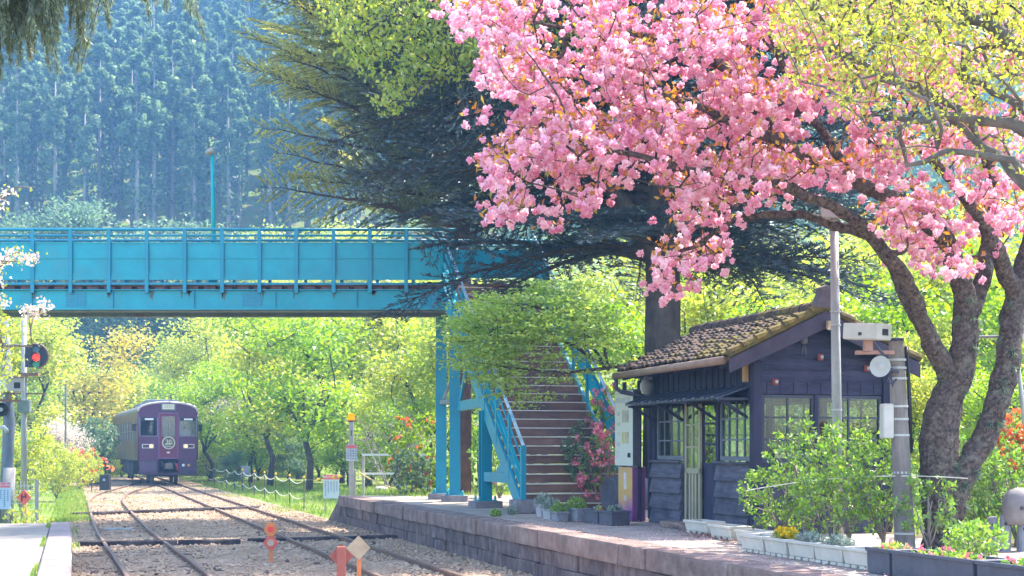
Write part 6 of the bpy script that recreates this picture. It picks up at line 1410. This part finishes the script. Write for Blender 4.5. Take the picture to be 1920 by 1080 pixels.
A, par, rad, tips = skeleton(seeds, T, .16, .1, rng=rng, tipr=.0035, expo=.45)
loc(t4_, wood('trunk', A, par, rad, M_BARK)); C = around(rng, T, 50, (.17, .17, .03)); n = len(C)
loc(t4_, cards('foliage', C, rng.normal(size=(n, 3))*(1, 1, .25), .07*(.6+.8*rng.random(n)), .042, .1+.8*rng.random(n), L_MAP, None, rng, .15, .45))
# ---- blossom sapling at the left edge
rng = np.random.default_rng(141); b5 = G(-220, 1105, ZL); b5 = Vector(((-200-HX)*15/F_PX, 15, ZL)); t5_ = thing('blossom_tree', 'sapling with cream blossom sprays and yellow leaves at the left edge', 'tree', b5)
seeds = [[(*b5, .07), (b5.x+.05, 15, 1.6, .06), (b5.x+.15, 15, 2.6, .05), (b5.x+.3, 15, 3.4, .04)], seg((-150, 560, 15, .03), (-60, 480, 14.6, .02), (30, 490, 14.3, .008)), seg((-160, 480, 15, .03), (-60, 380, 14.6, .015), (60, 352, 14.4, .006)), seg((-160, 640, 15, .03), (-50, 650, 14.6, .02), (60, 650, 14.4, .008))]
poly1 = [(-120, 300), (20, 345), (75, 350), (60, 370), (10, 370), (-20, 420), (20, 470), (70, 475), (65, 490), (20, 495), (25, 540), (-10, 600), (-120, 600)]
T1 = region(rng, poly1, 100, 14.0, 15.2); poly2 = [(-120, 560), (15, 545), (20, 580), (12, 620), (15, 640), (28, 655), (15, 690), (5, 740), (-120, 720)]; T2 = region(rng, poly2, 110, 14.0, 15.4); poly3 = [(40, 575), (95, 565), (90, 590), (50, 592)]; T3 = region(rng, poly3, 10, 14.2, 14.6)
A, par, rad, tips = skeleton(seeds, np.vstack([T1, T2, T3]), .15, .14, rng=rng, tipr=.0035)
loc(t5_, wood('trunk', A, par, rad, M_TWIG)); C = around(rng, np.vstack([T1, T3]), 14, (.05, .05, .03)); n = len(C)
loc(t5_, cards('blossom', C, rng.normal(size=(n, 3)), .045*(.6+.7*rng.random(n)), .034, .25+.7*rng.random(n), L_PB, None, rng, .25)); C = np.vstack([around(rng, T2, 20, (.08, .08, .05)), around(rng, T1, 5, (.06, .06, .03))]); n = len(C)
loc(t5_, cards('foliage', C, rng.normal(size=(n, 3)), .045*(.6+.7*rng.random(n)), .034, .15+.6*rng.random(n), L_YG, None, rng, .2))

# ---- shrubs
def shrub(label, base, rx, ry, h, nt, lpt, ls, material, seed, name='shrub', cat='shrub', group=None, flower=None, nfl=0, fs=.05, zc=.55, wmat=None, spread=.055, tipr=.0035, bare=False, low=.12):
    rng = np.random.default_rng(seed); o = thing(name, label, cat, base, 0, group); T = blob(rng, nt, (0, 0, h*zc), (rx, ry, h*(1-zc)*1.0), .3); T = T[T[:, 2] > low*h]
    seeds = [[(0, 0, -.05, .012), (.01, 0, .06, .012)]]
    for k in range(7):
        a = k*.9+rng.random(); seeds.append([(.01, 0, .06, .011), (math.cos(a)*rx*.25, math.sin(a)*ry*.25, h*.3, .009), (math.cos(a)*rx*.5, math.sin(a)*ry*.5, h*.6, .006)])
    A, par, rad, tips = skeleton(seeds, T, .11, .16, rng=rng, tipr=tipr, expo=.4); wood('stems', A, par, rad, wmat or M_TWIG, o)
    if not bare:
        k = lpt; C0 = np.repeat(T, k, 0); d = unit(rng.normal(size=C0.shape)+np.array([0, 0, .35])); C = C0+d*spread*(.5+.6*rng.random((len(C0), 1))); n = len(C)
        cards('foliage', C, d+rng.normal(size=d.shape)*.25, ls*(.6+.7*rng.random(n)), ls*.5*(.7+.5*rng.random(n)), .15+.75*rng.random(n), material, o, rng, .22, .2)
    if flower is not None:
        Fp = T[rng.choice(len(T), min(nfl, len(T)), replace=False)]; Fp = Fp+unit(Fp-np.array([0, 0, h*.5]))*.05; C = np.repeat(Fp, 9, 0)+rng.normal(size=(len(Fp)*9, 3))*fs*.45; n = len(C)
        cards('flowers', C, rng.normal(size=(n, 3)), fs*(.7+.5*rng.random(n)), fs*.8, rng.random(n), flower, o, rng, .3)
    return o
S = 'leafy shrubs in front of the shelter'
for i, (px, D, rx, h, lb) in enumerate(((1462, 17.6, .52, 1.05, 'low leafy shrub against the flared shelter corner'), (1515, 17.3, .55, 1.55, 'tall leafy shrub covering the left gable window'), (1590, 16.9, .62, 1.5, 'leafy shrub round the foot of the slender steel pole'), (1655, 16.6, .55, 1.42, 'leafy shrub directly left of the weathered pole'), (1560, 16.4, .55, .95, 'low twiggy shrub behind the white troughs'))):
    shrub(lb, ((px-HX)*D/F_PX, D, ZP), rx, .45, h, 150 if i != 4 else 100, 8, .068, L_SHR, 200+i, group=S, spread=.06)
for i, (px, D, rx, h, lb, nt) in enumerate(((1740, 15.7, .4, .95, 'twiggy shrub growing against the cherry trunk', 60), (1845, 17.2, .5, 1.0, 'green shrub between the cherry trunk and the carved stone', 130), (1905, 17.0, .6, 1.35, 'green shrub under the orange azalea', 150), (1825, 14.4, .3, .42, 'low green shrub behind the charcoal planters', 90), (1790, 18.5, .8, 1.5, 'green shrub behind the forked cherry stems', 150))):
    shrub(lb, ((px-HX)*D/F_PX, D, ZP), rx, .45, h, nt, 10, .062, L_SHR, 220+i, group='green shrubs round the cherry trunk', spread=.055)
q = P(1905, 830, 17.6); shrub('orange red azalea beside the leaning cherry stem', (q.x+.12, 17.6, ZP), .42, .42, 1.55, 120, 8, .06, L_SHR, 230, 'azalea_bush', 'azalea', None, L_AZO, 46, .075, .78, low=.5)
q = P(1125, 870, 26.0); shrub('pink azalea behind the barrel and the display board', (q.x, 26.0, ZP), .5, .5, 1.55, 150, 9, .06, L_SHR, 231, 'azalea_bush', 'azalea', None, L_AZP, 75, .085, .55)
shrub('pink azalea in bloom above the display board', (P(1150, 800, 27).x, 27.2, ZP), .5, .5, 2.3, 110, 9, .06, L_SHR, 232, 'azalea_bush', 'azalea', None, L_AZP, 36, .08, .75)
shrub('dark leaved camellia beside the lower stairs', (P(1092, 850, 26.4).x, 26.4, ZP), .42, .42, 1.65, 130, 14, .075, L_BG, 233, 'evergreen_shrub', 'shrub')
q = P(800, 850, 37); shrub('rhododendron with red flowers left of the blue columns', (q.x, 36.5, .35), 1.0, .8, 2.5, 190, 12, .11, L_GR, 234, 'flowering_shrub', 'shrub', None, L_AZO, 16, .11, .5)
shrub('red flowered shrub behind the stair columns', (P(895, 850, 36).x, 36.8, .35), 1.1, .7, 2.3, 190, 12, .11, L_GR, 235, 'flowering_shrub', 'shrub', None, L_AZO, 12, .10, .5)
shrub('bright green shrub seen through the stair railing', (P(935, 850, 33).x, 33.5, .45), .7, .6, 2.0, 150, 12, .10, L_SHR, 236)
shrub('dark green shrub at the foot of the guard rail', (P(775, 850, 37).x, 35.6, .4), .6, .5, 1.3, 130, 12, .09, L_BG, 237)
shrub('bare grey twiggy shrub behind the guard rail', (P(735, 850, 43).x, 43, .2), 1.7, 1.0, 2.9, 900, 1, .1, L_GR, 238, 'bare_shrub', 'shrub', None, None, 0, .05, .55, mat('bare_twig', (.24, .20, .185), .9, .2, 6), tipr=.0032, bare=True)
shrub('yellow green shrubs beside the railway signal', (P(88, 850, 50).x, 51, -.1), 1.25, 1.0, 2.1, 230, 16, .10, L_YG, 239, spread=.12, low=.05)
shrub('pale yellow shrub right of the thin dark pole', (P(122, 850, 60).x, 62, -.1), 1.1, 1.0, 1.7, 170, 16, .10, L_YG, 240, spread=.12, low=.05)
shrub('pink flowered shrub left of the switch stand', (P(140, 850, 64).x, 66, -.1), .9, .8, 2.0, 120, 10, .12, L_SHR, 241, flower=L_AZO, nfl=22, fs=.2, spread=.1)
shrub('dark blue green shrub beside the switch stand', (P(168, 850, 68).x, 69, -.1), 1.1, 1.1, 3.4, 200, 16, .16, L_BG, 242, spread=.14, low=.05)
shrub('yellow green weed clump at the end of the concrete platform', (P(12, 900, 24).x, 25.0, -.1), .45, .35, .85, 70, 9, .075, L_YG, 243, 'weed_clump', 'weed')
shrub('yellow green shrub at the left edge behind the signs', (P(15, 850, 42).x, 43, -.1), 1.4, 1.0, 2.6, 200, 14, .13, L_YG, 244, spread=.12, low=.05)
# plants standing in the planters
def potplant(p, h, r, material, label, seed, flower=None, nfl=0, rx=None, group=None, name='potted_plant'):
    rng = np.random.default_rng(seed); o = thing(name, label, 'plant', (p[0], p[1], p[2]), TH, group); n = int(420*r/.14); ry = rx or r
    C = blob(rng, n, (0, 0, h*.35), (r, ry, h*.6), .2); C[:, 2] = np.abs(C[:, 2]); d = unit(C+np.array([0, 0, .06]))
    cards('leaves', C, d+rng.normal(size=(n, 3))*.5, .05*(.6+.7*rng.random(n)), .022, rng.random(n), material, o, rng, .2)
    if flower is not None:
        k = blob(rng, nfl, (0, 0, h*.6), (r*.8, ry*.8, h*.4), .6); k[:, 2] = np.abs(k[:, 2]); C = np.repeat(k, 8, 0)+rng.normal(size=(nfl*8, 3))*.013; m = len(C); cards('flowers', C, rng.normal(size=(m, 3)), .034, .03, rng.random(m), flower, o, rng, .3)
    return o
lb6 = ['grey green plant in the tall pale pot', 'grey green plant in the second pale pot', 'light green flowering plant in the small grey pot', 'light green bushy plant in the long grey planter', 'yellow pansy in the charcoal box', 'grey leaved plant in the box beside the display board']
for i, (p, h_) in enumerate(PL1):
    potplant((p.x, p.y, p.z+h_-.04), (.26, .24, .2, .24, .12, .14)[i], (.16, .17, .14, .16, .08, .13)[i], (L_GREY, L_GREY, L_SHR, L_SHR, L_GREY, L_GREY)[i], lb6[i], 300+i, L_YFL if i == 4 else None, 7, (None, None, None, .28, None, .18)[i], 'plants between the stairs and the shelter')
for i, (k, lb, fl, nf, mt) in enumerate(((1, 'yellow pansies in a white trough', L_YFL, 42, L_SHR), (2, 'pale silvery plant in a white trough', None, 0, L_GREY), (3, 'pale green plant in the trough at the weathered pole', None, 0, L_GREY))):
    p = PL2[k]; potplant((p.x, p.y, p.z+.15), .15, .12, mt, lb, 320+i, fl, nf, .26, 'plants in the white troughs')
for i, lb in enumerate(('small red flowers in the short charcoal box', 'creeping ground plant in the long charcoal box', 'creeping plant in the corner charcoal box')):
    p = PD[i]; potplant((p.x, p.y, p.z+.15), .14, .16, L_SHR if i else L_MAP, lb, 330+i, L_AZP, (10, 14, 6)[i], (.18, .55, .45)[i], 'plants in the charcoal boxes')
potplant(tuple(F(2.0, 3.55, ZP)), .16, .13, L_GREY, 'tuft of grey green grass at the foot of the display board', 340, name='grass_tuft')
potplant(tuple(G(930, 968, ZP)), .14, .1, L_SHR, 'small weed on the platform by the stair column', 341, name='weed'); potplant(tuple(G(960, 965, ZP)), .2, .1, L_GREY, 'pale weed beside the stair footing', 342, name='weed')

# ---- grass and litter
rng = np.random.default_rng(401)
def grass(name, n, fs, ft, z, hgt, keep=None, pw=1.0, material=L_GRS):
    s = fs[0]+(fs[1]-fs[0])*rng.random(n)**pw; t = ft[0]+(ft[1]-ft[0])*rng.random(n)
    if keep is not None: m = rng.random(n) < keep(s, t); s, t = s[m], t[m]
    n = len(s); x = OX+s*U.x+t*N.x; y = OY+s*U.y+t*N.y; L = hgt*(.5+.9*rng.random(n)); d = np.stack([rng.normal(size=n)*.35, rng.normal(size=n)*.35, np.ones(n)], 1)
    zz = np.array([z(a, b) for a, b in zip(x, y)]) if callable(z) else z
    C = np.stack([x, y, zz+L*.42], 1); tag(cards(name, C, d, L, .016+.12*L*.25, .2+.7*rng.random(n), material, None, rng, .2), kind='stuff')
zg = lambda x, y: -.16+hill_z(x, y)
def pat(s, t): return np.clip(.5+.9*np.sin(s*.9+t*1.7)*np.sin(s*.37-t*1.1)+.3*np.sin(s*2.3), .06, 1)
grass('grass', 26000, (16, 60), (1.85, 7.5), zg, .17, pat); grass('grass', 24000, (8, 58), (-13, -4.75), zg, .15, pat)
grass('grass', 3600, (6.9, 52), (-5.0, -4.35), -.1, .13, lambda s, t: np.clip(.75+.6*np.sin(s*1.7)*np.sin(s*.6+2)-(t+4.75)*1.6, 0, 1))
grass('grass', 7000, (18, 52), (-4.75, -4.02), -.11, .12)
grass('grass', 2600, (22, 52), (1.05, 1.9), -.11, .10, lambda s, t: np.clip(np.sin(s*.7+1)*np.sin(s*.23)*1.3+.1, 0, 1))
grass('grass', 5200, (20, 50), (-4.7, -1.2), -.09, .10, lambda s, t: np.clip(np.sin(s*.8+t*2)*np.sin(s*.31+1)*1.4-.35, 0, 1)*(s > 24))
grass('grass', 6000, (14.2, 22), (2.6, 8), ZP-.03, .13, lambda s, t: np.where(t > 3.2, .8, .15)); grass('grass', 500, (-6, 6.5), (-4.88, -4.83), ZL-.01, .07, lambda s, t: np.clip(np.sin(s*1.3)*1.2, 0, 1))
grass('ground_cover', 16000, (-6, 14), (6.1, 13), ZP-.02, .22, None, 1.0, L_SHR)
def litter(name, n, fs, ft, z, size, material, keep=None):
    s = fs[0]+(fs[1]-fs[0])*rng.random(n); t = ft[0]+(ft[1]-ft[0])*rng.random(n)
    if keep is not None: m = rng.random(n) < keep(s, t); s, t = s[m], t[m]
    n = len(s); C = np.stack([OX+s*U.x+t*N.x, OY+s*U.y+t*N.y, np.full(n, z+.012)], 1); tag(cards(name, C, rng.normal(size=(n, 3))*(1, 1, .18), size*(.6+.8*rng.random(n)), size*.6, rng.random(n), material, None, rng, .3, .9), kind='stuff')
litter('fallen_leaves', 5200, (-5.5, -.5), (2.9, 4.1), ZP, .04, L_LIT, lambda s, t: np.clip(1.2-np.hypot((s+2.3)/1.6, (t-3.7)/.6), .03, 1)); litter('fallen_petals', 1500, (-8, 3), (1.75, 4.0), ZP+.01, .02, L_PINK); litter('fallen_leaves', 1600, (-5, 45), (-4.4, 1.6), -.08, .05, L_LIT)
